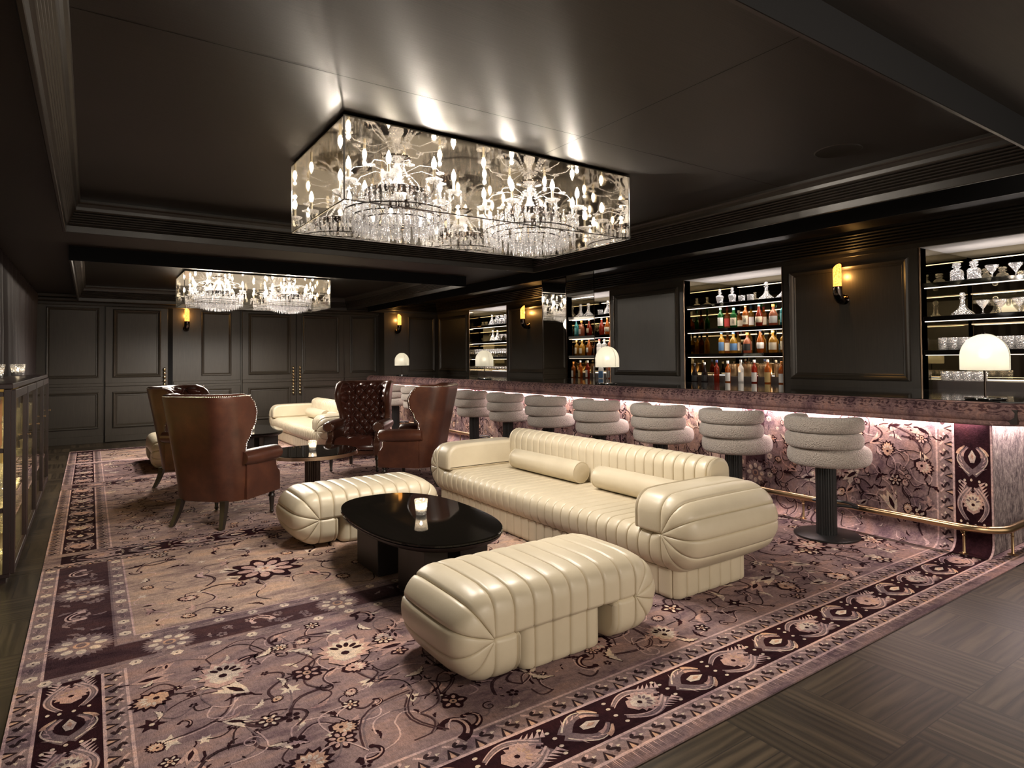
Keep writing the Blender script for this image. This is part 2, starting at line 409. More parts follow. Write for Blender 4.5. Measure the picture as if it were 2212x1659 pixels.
def ring(mb, o, u, v, n, w, h, prof, m=0):
    o, u, v, n = Vector(o), Vector(u), Vector(v), Vector(n); L = []
    for d, z in prof:
        L.append([o + u * a + v * b + n * z for a, b in ((d, d), (w - d, d), (w - d, h - d), (d, h - d))])
    fl = u.cross(v).dot(n) < 0
    mb.grid(L, False, True, False, m, flip=fl)
PANEL = [(0, 0), (.002, .016), (.012, .022), (.024, .018), (.034, .008), (.042, .010), (.05, .0)]
PANELB = [(0, 0), (.004, .022), (.02, .03), (.036, .02), (.05, .006), (.062, .008), (.07, .0)]
X_, Y_, Z_ = (1, 0, 0), (0, 1, 0), (0, 0, 1)
# back wall
m = MB()
m.box(XL, 5.32, YB, YB + .12, 0, ZC); m.box(5.30, XR + .7, 12.76, YB + .12, 0, ZT)
N = (0, -1, 0)
def bpanel(x0, x1, z0, z1, y=YB, pr=PANEL): ring(m, (x0, y, z0), X_, Z_, N, x1 - x0, z1 - z0, pr)
for x0, x1, y in ((-.62, .13, YB), (1.75, 2.28, YB), (4.66, 5.24, YB), (5.86, 6.52, 12.76)):
    bpanel(x0, x1, 1.137, 2.363, y); bpanel(x0, x1, .25, .888, y)
for x0, x1, y in ((XL, .20, YB), (1.28, 2.44, YB), (4.52, 5.30, YB), (5.30, XR, 12.76)):
    m.box(x0, x1, y - .022, y, .985, 1.046, .006); m.box(x0, x1, y - .012, y, .94, .985)
    m.box(x0, x1, y - .02, y, 0, .13, .004)
m.box(1.735, 1.742, YB - .004, YB, 0, 2.44); m.box(2.436, 2.444, YB - .004, YB, 0, 2.44, m=1); m.box(1.19, 1.27, YB - .002, YB, 0, 2.44, m=1)
m.box(XL, 5.30, YB - .05, YB, 2.40, 2.46, .01); m.box(XL, 5.30, YB - .09, YB, 2.46, 2.53, .02); m.box(XL, 5.30, YB - .13, YB, 2.53, ZC, .01)
struct('wall_back', m, [M['wall'], M['fascia']])
# doors in the back wall
def handle_part(par, x, y, zc, h=.58):
    pr = []
    n = 9
    for i in range(n):
        a = -h / 2 + h * i / n; b = h / n
        pr += [(.011, a), (.021, a + b * .25), (.024, a + b * .5), (.021, a + b * .75), (.012, a + b * .98)]
    q = MB(); q.lathe(pr, 10, 0, -.045, 0); q.box(-.01, .01, -.05, 0, -h / 2 + .03, -h / 2 + .05); q.box(-.01, .01, -.05, 0, h / 2 - .05, h / 2 - .03)
    return q.build('door_handle', M['gold'], par, (x, y, zc))
def door_leaf(mb, x0, x1):
    mb.box(x0, x1, YB - .05, YB - .002, .01, 2.39, .004)
    o = YB - .05
    for z0, z1 in ((1.137, 2.35), (.25, .888)): ring(mb, (x0 + .11, o, z0), X_, Z_, N, x1 - x0 - .22, z1 - z0, PANELB)
    mb.box(x0, x1, o - .018, o, .985, 1.046, .006); mb.box(x0, x1, o - .012, o, 0.01, .12, .004)
m = MB(); door_leaf(m, .22, 1.185); d1 = struct('door_1', m, M['wall']); handle_part(d1, 1.13, YB - .05, 1.0, .62)
m = MB(); door_leaf(m, 2.47, 3.495); d2 = struct('door_2', m, M['wall']); handle_part(d2, 3.43, YB - .05, 1.01)
m = MB(); door_leaf(m, 3.505, 4.50); d3 = struct('door_3', m, M['wall']); handle_part(d3, 3.565, YB - .05, 1.01)
# right wall with four openings
NICHE = [(9.90, 11.31), (7.04, 8.46), (5.59 - 1.42, 5.59), (1.28, 2.72)]
m = MB()
def wseg(y0, y1, sconce=False):
    m.box(XR, XR + .12, y0, y1, 0, ZT)
    ring(m, (XR, y0 + .10, 1.15), Y_, Z_, (-1, 0, 0), y1 - y0 - .20, 2.36 - 1.15, PANELB)
    ring(m, (XR, y0 + .10, .2), Y_, Z_, (-1, 0, 0), y1 - y0 - .20, .62, PANEL)
wseg(11.31, 12.76); wseg(8.46, 9.90); wseg(5.59, 7.04); wseg(2.72, 4.17); wseg(-1.2, 1.28)
for a, b in NICHE:
    m.box(XR, XR + .12, a, b, 0, 1.045); m.box(XR, XR + .12, a, b, 2.445, ZT)
m.box(XR - .03, XR, -1.2, 12.76, .99, 1.045, .006); m.box(XR - .045, XR, -1.2, 12.76, .95, .99, .004)
m.box(XR - .02, XR, -1.2, 12.76, 0, .12)
for a, b in NICHE:
    m.box(XR - .004, XR + .02, a - .012, a, 1.06, 2.44, m=1); m.box(XR - .004, XR + .02, b, b + .012, 1.06, 2.44, m=1)
struct('wall_right', m, [M['wall'], M['bronze']])
m = MB(); m.box(XL - .1, XL, YF, 13.2, 0, ZC); struct('wall_left', m, M['wall'])

# shelving niches
def niche(a, b, label):
    t = thing('shelving_niche', label, 'shelving', (XR, a, 1.05), 0, 'lit bottle niches behind the bar')
    W = b - a; D = .60
    q = MB(); q.box(D, D + .02, 0, W, 0, 1.39); q.build('back_mirror', M['bronzemirror'], t)
    for y0, y1 in ((-.02, 0.), (W, W + .02)):
        q = MB(); q.box(.0, D, y0, y1, 0, 1.39); q.build('side_mirror', M['bronzemirror'], t)
    q = MB(); q.box(0, D, 0, W, 1.385, 1.395); q.build('top_panel', LB['grey'], t)
    q = MB(); q.box(-.01, D, 0, W, -.004, .010, .002); q.box(.20, D, 0, W, .010, .105); q.build('ledge', M['blackwood'], t)
    q = MB(); q.box(.55, .575, .02, W - .02, .1055, .112); q.build('ledge_light', M['ledw'], t)
    for z in (1.043, .722, .401):
        s = MB(); s.box(.02, D, .001, W - .001, z - .045, z, .003); so = s.build('shelf', M['gloss'], t)
        s = MB(); s.box(.045, .065, .01, W - .01, z - .0505, z - .0455); s.build('shelf_light', M['ledw'], so)
        light('shelf_lamp', 'AREA', (XR + .10, (a + b) / 2, 1.05 + z - .056), 2.2, (1, .85, .72), W - .1, .06, (0, 0, PI / 2))
    light('niche_lamp', 'AREA', (XR + .10, (a + b) / 2, 1.05 + 1.35), 1.6, (1, .88, .80), W - .1, .06, (0, 0, PI / 2)); light('up_lamp', 'AREA', (XR + .36, (a + b) / 2, 1.05 + 1.048), 2.6, (1, .88, .82), W - .1, .03, (PI, 0, PI / 2))
    light('ledge_lamp', 'AREA', (XR + .50, (a + b) / 2, 1.05 + .13), 1.6, (1, .80, .6), W - .1, .05, (PI, 0, PI / 2))
    return t
niche(*NICHE[0], 'far mirrored niche of decanters and stemware, left of the far sconce on the bar wall')
niche(*NICHE[1], 'mirrored bottle niche half hidden behind the mirrored column')
niche(*NICHE[2], 'mirrored bottle niche between the mirrored column and the near sconce')
niche(*NICHE[3], 'right-hand mirrored niche of glasses behind the big near lamp')
# mirrored column standing on the bar
t = thing('mirrored_column', 'square column clad in mirror rising from the bar counter to the soffit', 'column', (5.235, 6.38, 1.089))
q = MB(); q.box(-.235, .235, -.25, .25, 0, ZT - 1.09); q.build('mirror_cladding', M['mirror'], t)
q = MB()
for sx in (-1, 1):
    for sy in (-1, 1): q.box(sx * .235 - .004, sx * .235 + .004, sy * .25 - .004, sy * .25 + .004, 0, ZT - 1.09)
q.build('corner_bead', M['darkchrome'], t)
# curtain on the left
L = []
for i in range(700):
    y = 4.0 + i * .0128; a = i * .36 + 1.2 * sin(i * .031) + .5 * sin(i * .11)
    L.append([(.048 * (1 - 2 * abs(sin(a / 2)) ** 1.2) * (.75 + .25 * cos(k * .9 + i * .01)), y, .02 + 2.54 * k / 6) for k in range(7)])
m = MB(); m.grid(L); cu = m.build('curtain', M['velvet'], None, (-.765, 0, 0))
tag(cu, 'dark pleated velvet curtain hanging along the left wall behind the glass cabinet', 'curtain')
# ------------------------------------------------------------------ carpet
UB, RC, RH = 5.16, .10, .006
def TC(u, v, h):
    h += RH
    if u <= UB - RC: return (u, v, h)
    a = (u - (UB - RC)) / RC
    if a < PI / 2:
        return (UB - RC + (RC - h) * sin(a), v, RC - (RC - h) * cos(a))
    return (UB - h, v, RC + (u - (UB - RC) - RC * PI / 2))
ARC0, ARC1 = UB - RC, UB - RC + RC * PI / 2
C_CREAM, C_PINK, C_GREY, C_GUARD, C_MAR = (.64, .54, .44), (.50, .335, .29), (.185, .135, .14), (.26, .19, .185), (.026, .009, .012)
C_MAUVE, C_TAN, C_DARK, C_PLUM, C_LINE, C_PEACH = (.28, .198, .192), (.42, .31, .25), (.035, .020, .022), (.062, .033, .037), (.54, .39, .365), (.54, .35, .25)
class Rug:
    def __init__(s, T): s.mb = MB(); s.T = T; s.X = (0, 0, 0, 1); s.cnt = 0; s.sub = 0
    def at(s, cx, cy, rot=0., sc=1.): s.X = (cx, cy, rot, sc); s.cnt += 1
    def tr(s, p):
        cx, cy, r, sc = s.X; x, y = p[0] * sc, p[1] * sc
        return (cx + x * cos(r) - y * sin(r), cy + x * sin(r) + y * cos(r))
    def P(s, pts, col, k):
        s.sub = (s.sub + 1) % 19; h = .0006 * k + .00003 * (s.sub + 1)
        s.mb.add([s.T(*s.tr(p), h) for p in pts], [tuple(range(len(pts)))], False, 0, col)
    def strip(s, A, B, col, k):
        s.sub = (s.sub + 1) % 19; h = .0006 * k + .00003 * ((s.sub + 1) if s.cnt else 0); n = len(A)
        s.mb.add([s.T(*s.tr(p), h) for p in A] + [s.T(*s.tr(p), h) for p in B], [(i, i + 1, n + i + 1, n + i) for i in range(n - 1)], False, 0, col)
    def ribbon(s, pts, w, col, k):
        n = len(pts); A = []; B = []
        for i, p in enumerate(pts):
            q0, q1 = pts[max(0, i - 1)], pts[min(n - 1, i + 1)]; dx, dy = q1[0] - q0[0], q1[1] - q0[1]; L = math.hypot(dx, dy) or 1
            ww = (w[0] + (w[1] - w[0]) * i / (n - 1)) if isinstance(w, tuple) else w
            A.append((p[0] - dy / L * ww, p[1] + dx / L * ww)); B.append((p[0] + dy / L * ww, p[1] - dx / L * ww))
        s.strip(A, B, col, k)
    def rect(s, u0, u1, v0, v1, col, k):
        s.X = (0, 0, 0, 1); us = [u0]
        for i in range(13):
            a = lerp(ARC0, ARC1, i / 12)
            if u0 < a < u1: us.append(a)
        us.append(u1)
        s.cnt = 0; s.strip([(u, v0) for u in us], [(u, v1) for u in us], col, k)
    def disc(s, c, r, col, k, n=10, sy=1., rot=0.):
        s.P([(c[0] + r * cos(a) * cos(rot) - r * sy * sin(a) * sin(rot), c[1] + r * cos(a) * sin(rot) + r * sy * sin(a) * cos(rot)) for a in (2 * PI * i / n for i in range(n))], col, k)
    # --- motifs, unit size about 1
    def blossom(s, n, c1, c2, c3, k=1, amp=.16):
        s.P([((.5 + amp * .5 * cos(n * a)) * cos(a), (.5 + amp * .5 * cos(n * a)) * sin(a)) for a in (2 * PI * i / (6 * n) for i in range(6 * n))], c1, k)
        for i in range(n):
            a = 2 * PI * i / n; s.disc((.31 * cos(a), .31 * sin(a)), .13, c2, k + 1, 8, .62, a)
        s.disc((0, 0), .15, c3, k + 1, 10); s.disc((0, 0), .06, C_DARK, k + 2, 8)
    def star(s, n, r0, c, k=1, ph=0.):
        s.P([((.5 if i % 2 == 0 else r0) * cos(ph + PI * i / n), (.5 if i % 2 == 0 else r0) * sin(ph + PI * i / n)) for i in range(2 * n)], c, k)
    def leaf(s, c, k=1, teeth=4, w=.2, bend=.15, out=None):
        L, R = [], []
        for i in range(teeth * 2 + 1):
            t = i / (teeth * 2); b = bend * sin(PI * t); ww = w * sin(PI * clamp(t * .92 + .05)) * (1.15 if i % 2 else .62)
            x = -.5 + t + (.05 if i % 2 else 0)
            L.append((x, b + ww)); R.append((x, b - ww * .8))
        if out: s.P([(-.56, 0)] + [(x, y * 1.25 + .01) for x, y in L] + [(.6, 0)] + [(x, y * 1.25 - .01) for x, y in reversed(R)], out, k); k += 1
        s.P([(-.5, 0)] + L + [(.54, 0)] + list(reversed(R)), c, k)
    def palmette(s, c0, c1, c2, k=1):
        a = []
        for i in range(23):
            th = lerp(-2.5, 2.5, i / 22); r = (.5 if i % 2 == 0 else .38) * (1 - .08 * abs(th))
            a.append((r * cos(th) * 1.1, r * sin(th)))
        s.P(a + [(-.5, 0)], c0, k)
        b = [(x * .76 + .01, y * .74) for x, y in a]; s.P(b + [(-.36, 0)], c1, k + 1)
        for th in (-1.1, -.55, 0, .55, 1.1): s.disc((.2 * cos(th), .2 * sin(th)), .085, c2, k + 2, 7, .5, th)
        s.disc((-.08, 0), .07, C_MAR, k + 2, 7)
    def carn(s, c, c2, k=1):
        s.P([(-.5, 0), (-.25, -.17), (.05, -.27), (.46, -.40), (.34, -.26), (.40, -.20), (.26, -.12), (.56, 0), (.26, .12), (.40, .20), (.34, .26), (.46, .40), (.05, .27), (-.25, .17)], c, k)
        s.P([(-.34, 0), (-.12, -.09), (.12, -.07), (.30, 0), (.12, .07), (-.12, .09)], c2, k + 1); s.ribbon([(-.5, 0), (-.7, .05), (-.9, -.02)], .03, c2, k)
    def clover(s, c, k=1):
        for i in range(5):
            a = 2 * PI * i / 5; s.disc((.3 * cos(a), .3 * sin(a)), .17, c, k, 7)
    def paisley(s, c, c2, k=1):
        pts = [(.42 * (1 - .55 * t) * cos(3.6 * t - .6), .42 * (1 - .35 * t) * sin(3.6 * t - .6)) for t in (i / 14 for i in range(15))]
        s.ribbon(pts, (.11, .05), c, k); s.disc(pts[-1], .09, c, k, 8); s.ribbon(pts[2:11], (.035, .02), c2, k + 1)
    def swirl(s, c, w, k=1, turns=1.3):
        s.ribbon([(.46 * (1 - t * .86) * cos(turns * 2 * PI * t), .46 * (1 - t * .86) * sin(turns * 2 * PI * t)) for t in (i / 16 for i in range(17))], w, c, k)
    # --- borders: s along, t across (-.5...5 of width)
    def band_units(s, u0, v0, u1, v1, fn, period, flip=1):
        L = math.hypot(u1 - u0, v1 - v0); n = max(1, round(L / period)); r = math.atan2(v1 - v0, u1 - u0)
        for i in range(n):
            f = (i + .5) / n; fn(i, lerp(u0, u1, f), lerp(v0, v1, f), r + (0 if flip > 0 else PI), L / n)
    def border_dark(s, u0, v0, u1, v1, W, flip=1, per=.30):
        def unit(i, u, v, r, p):
            if ARC0 - .12 < u < ARC1 - .03 and abs(u1 - u0) > .01 and abs(v1 - v0) < .01: return
            s.at(u, v, r, W)
            if i % 2 == 0:
                for sg in (1, -1):
                    A = [(-.62 + 1.15 * t, sg * (.10 + .31 * sin(PI * min(1, t * .9 + .1)))) for t in (q / 11 for q in range(12))]
                    s.ribbon(A, (.05, .12), C_GREY, 1)
                    for o, c in ((.055, C_LINE), (-.01, C_GUARD), (-.06, C_LINE)): s.ribbon([(x * (1 - o * .3), y + sg * o) for x, y in A], (.010, .024), c, 2)
                    for q in range(5): s.P([(.18 + .10 * q, sg * (.36 - .035 * q)), (.38 + .10 * q, sg * (.47 - .02 * q)), (.28 + .10 * q, sg * (.37 - .05 * q))], C_LINE, 3)
                s.at(u, v, r, W * .80); s.palmette(C_PINK, C_CREAM if i % 4 else C_PINK, C_GREY if i % 4 else C_PEACH, 3)
                s.at(u, v, r, W)
                for q, (a, b) in enumerate(((.70, .40), (.77, .24), (.80, .04), (.77, -.20), (.70, -.40), (-.70, .38), (-.76, .18), (-.78, -.06), (-.72, -.32))): s.disc((a, b), .052, C_CREAM, 2, 8, .75)
            else:
                for sg in (1, -1):
                    s.ribbon([(-.5 + .95 * t, sg * (.38 * sin(2.6 * t + .1) - .03)) for t in (q / 9 for q in range(10))], (.14, .04), C_GREY, 1)
                    s.ribbon([(-.5 + .95 * t, sg * (.40 * sin(2.6 * t + .1) + .06)) for t in (q / 9 for q in range(10))], (.02, .012), C_CREAM, 2)
                    for q in range(4): s.P([(-.40 + .13 * q, sg * (.20 + .05 * q)), (-.26 + .15 * q, sg * (.44 - .01 * q)), (-.32 + .14 * q, sg * (.26 + .03 * q))], C_LINE, 2)
                    s.ribbon([(.18 + .3 * t, sg * (.44 - .22 * t * t)) for t in (q / 5 for q in range(6))], (.06, .02), C_PEACH, 2)
                    s.ribbon([(.10 + .3 * t, sg * (.30 - .16 * t * t)) for t in (q / 5 for q in range(6))], (.05, .015), C_PINK, 2)
                s.P([(-.1, -.06), (.12, -.12), (.36, 0), (.12, .12), (-.1, .06)], C_CREAM, 3); s.P([(.0, -.02), (.12, -.05), (.24, 0), (.12, .05)], C_PEACH, 4)
        s.band_units(u0, v0, u1, v1, unit, per, flip)
    def guard(s, u0, v0, u1, v1, W, flip=1):
        def unit(i, u, v, r, p):
            s.at(u, v, r, 1.); h = W / 2
            s.P([(-p * .42, -h), (-p * .16, -h), (-p * .28, -h * .05)], C_PEACH, 1)
            s.ribbon([(-p * .44, -h), (-p * .28, -h * .0), (-p * .12, -h)], .0065, C_DARK, 2)
            s.ribbon([(p * (.12 + .16 * sin(2 * PI * t)), h * (-.55 + 1.1 * t)) for t in (q / 8 for q in range(9))], .007, C_DARK, 2)
            s.ribbon([(-p * .35 + p * .6 * t, h * (.75 - .5 * sin(PI * t))) for t in (q / 6 for q in range(7))], .006, C_LINE, 1)
            s.ribbon([(p * .0 + p * .45 * t, h * (-.75 + .35 * sin(PI * t))) for t in (q / 6 for q in range(7))], .007, C_GREY, 1)
            s.P([(p * .28, -h * .1), (p * .46, h * .12), (p * .3, h * .3)], C_CREAM, 1)
        s.band_units(u0, v0, u1, v1, unit, .115, flip)
    def fguard(s, u0, v0, u1, v1, W):
        def unit(i, u, v, r, p):
            s.at(u, v, r, W * .85)
            if i % 2 == 0:
                s.star(6, .40, C_CREAM, 1); s.disc((0, 0), .1, C_DARK, 2, 6)
            else:
                s.leaf(C_GREY, 1, 3, .26, .05, C_LINE)
        s.band_units(u0, v0, u1, v1, unit, .085)
    def bigflower(s, u, v, r, sz):
        s.at(u, v, r, sz); s.star(15, .36, C_GREY, 1); s.star(15, .34, C_GUARD, 2, .2)
        for i in range(8):
            a = 2 * PI * i / 8; s.disc((.27 * cos(a), .27 * sin(a)), .095, C_CREAM, 3, 8, .8, a)
        s.disc((0, 0), .12, C_PEACH, 3, 10); s.disc((0, 0), .075, C_GREY, 4, 10)
    def field(s, u0, u1, v0, v1, step, R, dens=1.):
        pts = []
        nu, nv = max(1, int((u1 - u0) / step)), max(1, int((v1 - v0) / step))
        for i in range(nu):
            for j in range(nv):
                u = u0 + (i + .5 + R.uniform(-.33, .33)) * (u1 - u0) / nu; v = v0 + (j + .5 + R.uniform(-.33, .33)) * (v1 - v0) / nv
                pts.append((i, j, u, v))
        D = {(i, j): (u, v) for i, j, u, v in pts}
        for i, j, u, v in pts:                       # vines
            for di, dj in ((1, 0), (0, 1), (1, 1)):
                if R.random() < .26 and (i + di, j + dj) in D:
                    a, b = (u, v), D[(i + di, j + dj)]
                    s.at(0, 0, 0, 1); dx, dy = b[0] - a[0], b[1] - a[1]; k = R.choice((-.45, -.25, .25, .45))
                    s.ribbon([(a[0] + dx * t - dy * k * sin(PI * t), a[1] + dy * t + dx * k * sin(PI * t)) for t in (q / 7 for q in range(8))], .0034, R.choice((C_LINE, C_DARK, C_PLUM, C_LINE, C_GREY)), 1)
                    if R.random() < .35:
                        s.ribbon([(a[0] + dx * t - dy * (k * sin(PI * t) + .04), a[1] + dy * t + dx * (k * sin(PI * t) + .04)) for t in (q / 7 for q in range(8))], .004, C_PLUM, 1)
        for i, j, u, v in pts:
            if R.random() > dens: continue
            sz = step * R.uniform(.55, 1.0); r = R.uniform(0, 2 * PI); q = R.random()
            if ARC0 - .07 < u < ARC1 + .07: sz *= .5
            s.at(u, v, r, sz)
            if q < .07: s.blossom(R.choice((5, 6, 8)), C_MAR, R.choice((C_CREAM, C_PINK)), C_PEACH, 1)
            elif q < .15: s.palmette(C_MAR, R.choice((C_PINK, C_PEACH)), C_CREAM, 1)
            elif q < .30: s.leaf(C_MAR, 1, 5, .13, R.choice((-.2, .2)))
            elif q < .52: s.leaf(R.choice((C_PINK, C_CREAM, C_LINE)), 1, 5, .16, R.choice((-.2, .2)), R.choice((None, C_MAR, None)))
            elif q < .64: s.carn(R.choice((C_CREAM, C_PINK)), C_MAR, 1)
            elif q < .72: s.at(u, v, r, sz * .5); s.clover(C_MAR, 1)
            elif q < .78: s.at(u, v, r, sz * .6); s.star(6, .24, R.choice((C_MAR, C_CREAM)), 1); s.disc((0, 0), .1, R.choice((C_CREAM, C_MAR)), 2, 6)
            elif q < .84: s.at(u, v, r, sz * .7); s.swirl(R.choice((C_LINE, C_MAR)), (.04, .025), 1)
            elif q < .90: s.paisley(C_MAR, C_PINK, 1)
            else:
                for k in range(3): s.at(u + R.uniform(-.05, .05), v + R.uniform(-.05, .05), R.uniform(0, 6), sz * .32); s.leaf(R.choice((C_MAR, C_PINK)), 1, 3, .25)
UE = ARC1 + .86
R_ = Rug(TC); RR = random.Random(11)
V0, V1 = 1.555, 12.03
# base fields (dyed ground colours of the joined rugs)
PAN = [(V0, 3.37, C_MAUVE), (3.37, 5.24, C_TAN), (5.24, 8.42, (.33, .24, .215)), (8.42, 10.42, C_MAUVE), (10.42, V1, C_TAN)]
for a, b, c in PAN: R_.rect(-.262, ARC0 + .001, a, b, c, 0); R_.rect(ARC0, UE, max(a, 1.70), b, c, 0)
R_.rect(ARC0, UE, V1, 12.70, C_MAUVE, 0)
LUX = ARC0
# front border
R_.rect(-.262, LUX, 1.555, 1.615, (.20, .14, .145), 1)
for i in range(640):
    u = -.26 + i * .0083; R_.at(0, 0, 0, 1); l = .045 + .012 * RR.random()
    R_.P([(u, 1.612), (u + .004, 1.612), (u + .003 + .003 * RR.random(), 1.612 - l)], RR.choice((C_LINE, C_GREY, C_GUARD)), 2)
R_.rect(-.262, LUX, 1.615, 1.628, C_LINE, 1); R_.rect(-.262, LUX, 1.628, 1.702, C_GUARD, 1); R_.rect(-.255, UE, 1.702, 1.714, C_LINE, 1)
R_.rect(-.17, UE, 1.714, 1.930, C_MAR, 1); R_.rect(.05, UE, 1.930, 1.944, C_LINE, 1); R_.rect(.05, UE, 1.944, 2.038, C_GUARD, 1); R_.rect(.13, UE, 2.038, 2.05, C_LINE, 1)
R_.guard(-.25, 1.665, LUX, 1.665, .074); R_.border_dark(-.10, 1.822, UE - .15, 1.822, .200); R_.guard(.12, 1.991, UE, 1.991, .09)
def leftborder(v0, v1, kind):
    R_.rect(-.262, -.250, v0, v1, C_LINE, 1); R_.rect(-.250, -.176, v0, v1, C_GUARD, 1); R_.rect(-.176, -.164, v0, v1, C_LINE, 1)
    if kind == 'f':
        R_.rect(-.164, .105, v0, v1, C_PLUM, 1); R_.rect(.105, .117, v0 + .21, v1, C_GREY, 1); R_.rect(.117, .19, 3.742, v1, C_GUARD, 1); R_.rect(.19, .2, v0 + .305, v1, C_LINE, 1)
        R_.fguard(-.213, v0, -.213, v1, .074); R_.fguard(.155, v0 + .31, .155, v1, .075)
    else:
        R_.rect(-.164, .046, v0, v1, C_MAR, 1); R_.rect(.046, .058, v0, v1, C_LINE, 1); R_.rect(.058, .132, v0, v1, C_GUARD, 1); R_.rect(.132, .144, v0, v1, C_LINE, 1)
        R_.guard(-.213, v0, -.213, v1, .074, -1); R_.guard(.095, v0, .095, v1, .074, -1); R_.border_dark(-.06, v0 + .02, -.06, v1, .195)
leftborder(1.94, 3.37, 'g')
# first seam: flower guard, dark flower band, flower guard
R_.rect(-.25, UE, 3.37, 3.445, C_GUARD, 1); R_.rect(.105, UE, 3.445, 3.455, C_GREY, 1); R_.rect(.105, UE, 3.455, 3.655, C_PLUM, 1)
R_.rect(.117, UE, 3.655, 3.665, C_GREY, 1); R_.rect(.117, UE, 3.665, 3.742, C_GUARD, 1); R_.rect(.19, UE, 3.742, 3.75, C_LINE, 1)
R_.fguard(-.2, 3.407, UE, 3.407, .07); R_.fguard(.2, 3.703, UE, 3.703, .07)
leftborder(3.445, 5.24, 'f')
def darkband(u0, v0, u1, v1, W, per=.42):
    def unit(i, u, v, r, p):
        if ARC0 - .12 < u < ARC1 + .12 and abs(v1 - v0) < .01: return
        if i % 2 == 0: R_.bigflower(u, v, r, W * 1.25)
        else:
            R_.at(u, v, r + .4, W * .8); R_.paisley(C_LINE, C_MAR, 2)
            for k in range(16):
                R_.at(*(lambda q: (u + q[0], v + q[1]))((RR.uniform(-p * .62, p * .62), RR.uniform(-W * .38, W * .38)) if abs(v1 - v0) < .01 else (RR.uniform(-W * .38, W * .38), RR.uniform(-p * .62, p * .62))), RR.uniform(0, 6), W * .3)
                RR.choice((lambda: R_.leaf(C_GREY, 1, 3, .25), lambda: R_.clover(C_GREY, 1), lambda: R_.leaf(C_GUARD, 1, 3, .2, .1), lambda: R_.clover(C_GUARD, 1)))()
    R_.band_units(u0, v0, u1, v1, unit, per)
darkband(.12, 3.555, UE, 3.555, .20); darkband(-.03, 3.55, -.03, 5.24, .24, .46)
# second seam
R_.rect(-.25, UE, 5.24, 5.325, (.27, .20, .18), 1); R_.rect(-.164, UE, 5.325, 5.335, C_LINE, 1); R_.rect(-.164, UE, 5.335, 5.545, C_MAR, 1); R_.rect(.05, UE, 5.545, 5.557, C_LINE, 1); R_.rect(.05, UE, 5.557, 5.63, C_GUARD, 1)
R_.guard(-.25, 5.282, UE, 5.282, .08); R_.border_dark(-.1, 5.44, UE - .1, 5.44, .195); R_.guard(.1, 5.593, UE, 5.593, .07)
leftborder(5.63, 8.42, 'g')
R_.rect(-.25, UE, 8.42, 8.50, C_GUARD, 1); R_.rect(-.164, UE, 8.50, 8.70, C_MAR, 1); R_.rect(.05, UE, 8.70, 8.78, C_GUARD, 1)
R_.guard(-.25, 8.46, UE, 8.46, .07); R_.border_dark(-.1, 8.60, UE - .1, 8.60, .19); R_.guard(.1, 8.74, UE, 8.74, .07)
leftborder(8.78, 10.42, 'g')
R_.rect(-.25, UE, 10.42, 10.50, C_GUARD, 1); R_.rect(-.164, UE, 10.50, 10.60, C_LINE, 1); R_.guard(-.25, 10.46, UE, 10.46, .07)
leftborder(10.60, V1 - .2, 'g'); R_.rect(-.25, LUX, V1 - .2, V1 - .1, C_MAR, 1); R_.rect(-.25, LUX, V1 - .1, V1, C_GUARD, 1); R_.guard(-.25, V1 - .05, LUX, V1 - .05, .07)
# fields
R_.field(.16, UE - .05, 2.06, 3.36, .11, RR, .7); R_.field(.16, UE - .05, 2.06, 3.36, .20, RR, .9); R_.field(.22, UE - .05, 3.78, 5.22, .15, RR, .75); R_.field(.16, UE - .05, 5.65, 8.40, .115, RR); R_.field(ARC1, UE - .03, 2.1, 12.6, .10, RR, .55)
R_.field(.16, UE - .05, 8.80, 10.40, .17, RR); R_.field(.16, UE - .05, 10.62, 11.8, .19, RR); R_.field(ARC1, UE - .05, 11.9, 12.65, .19, RR)
for u, v, sz in ((.98, 4.42, .40), (3.9, 4.5, .4), (4.4, 2.6, .26)):
    R_.at(u, v, .3, sz); R_.blossom(9, C_MAR, C_PINK, C_PEACH, 5, .2); R_.at(u, v, .3, sz * .40); R_.blossom(8, C_LINE, C_CREAM, C_PEACH, 7, .2)
for u, v, sz in ((1.02, 2.95, .3), (.5, 3.05, .26), (3.6, 3.0, .3), (2.4, 2.2, .2)):
    R_.at(u, v, 1.2, sz); R_.palmette(C_PINK, C_CREAM, C_MAR, 5)
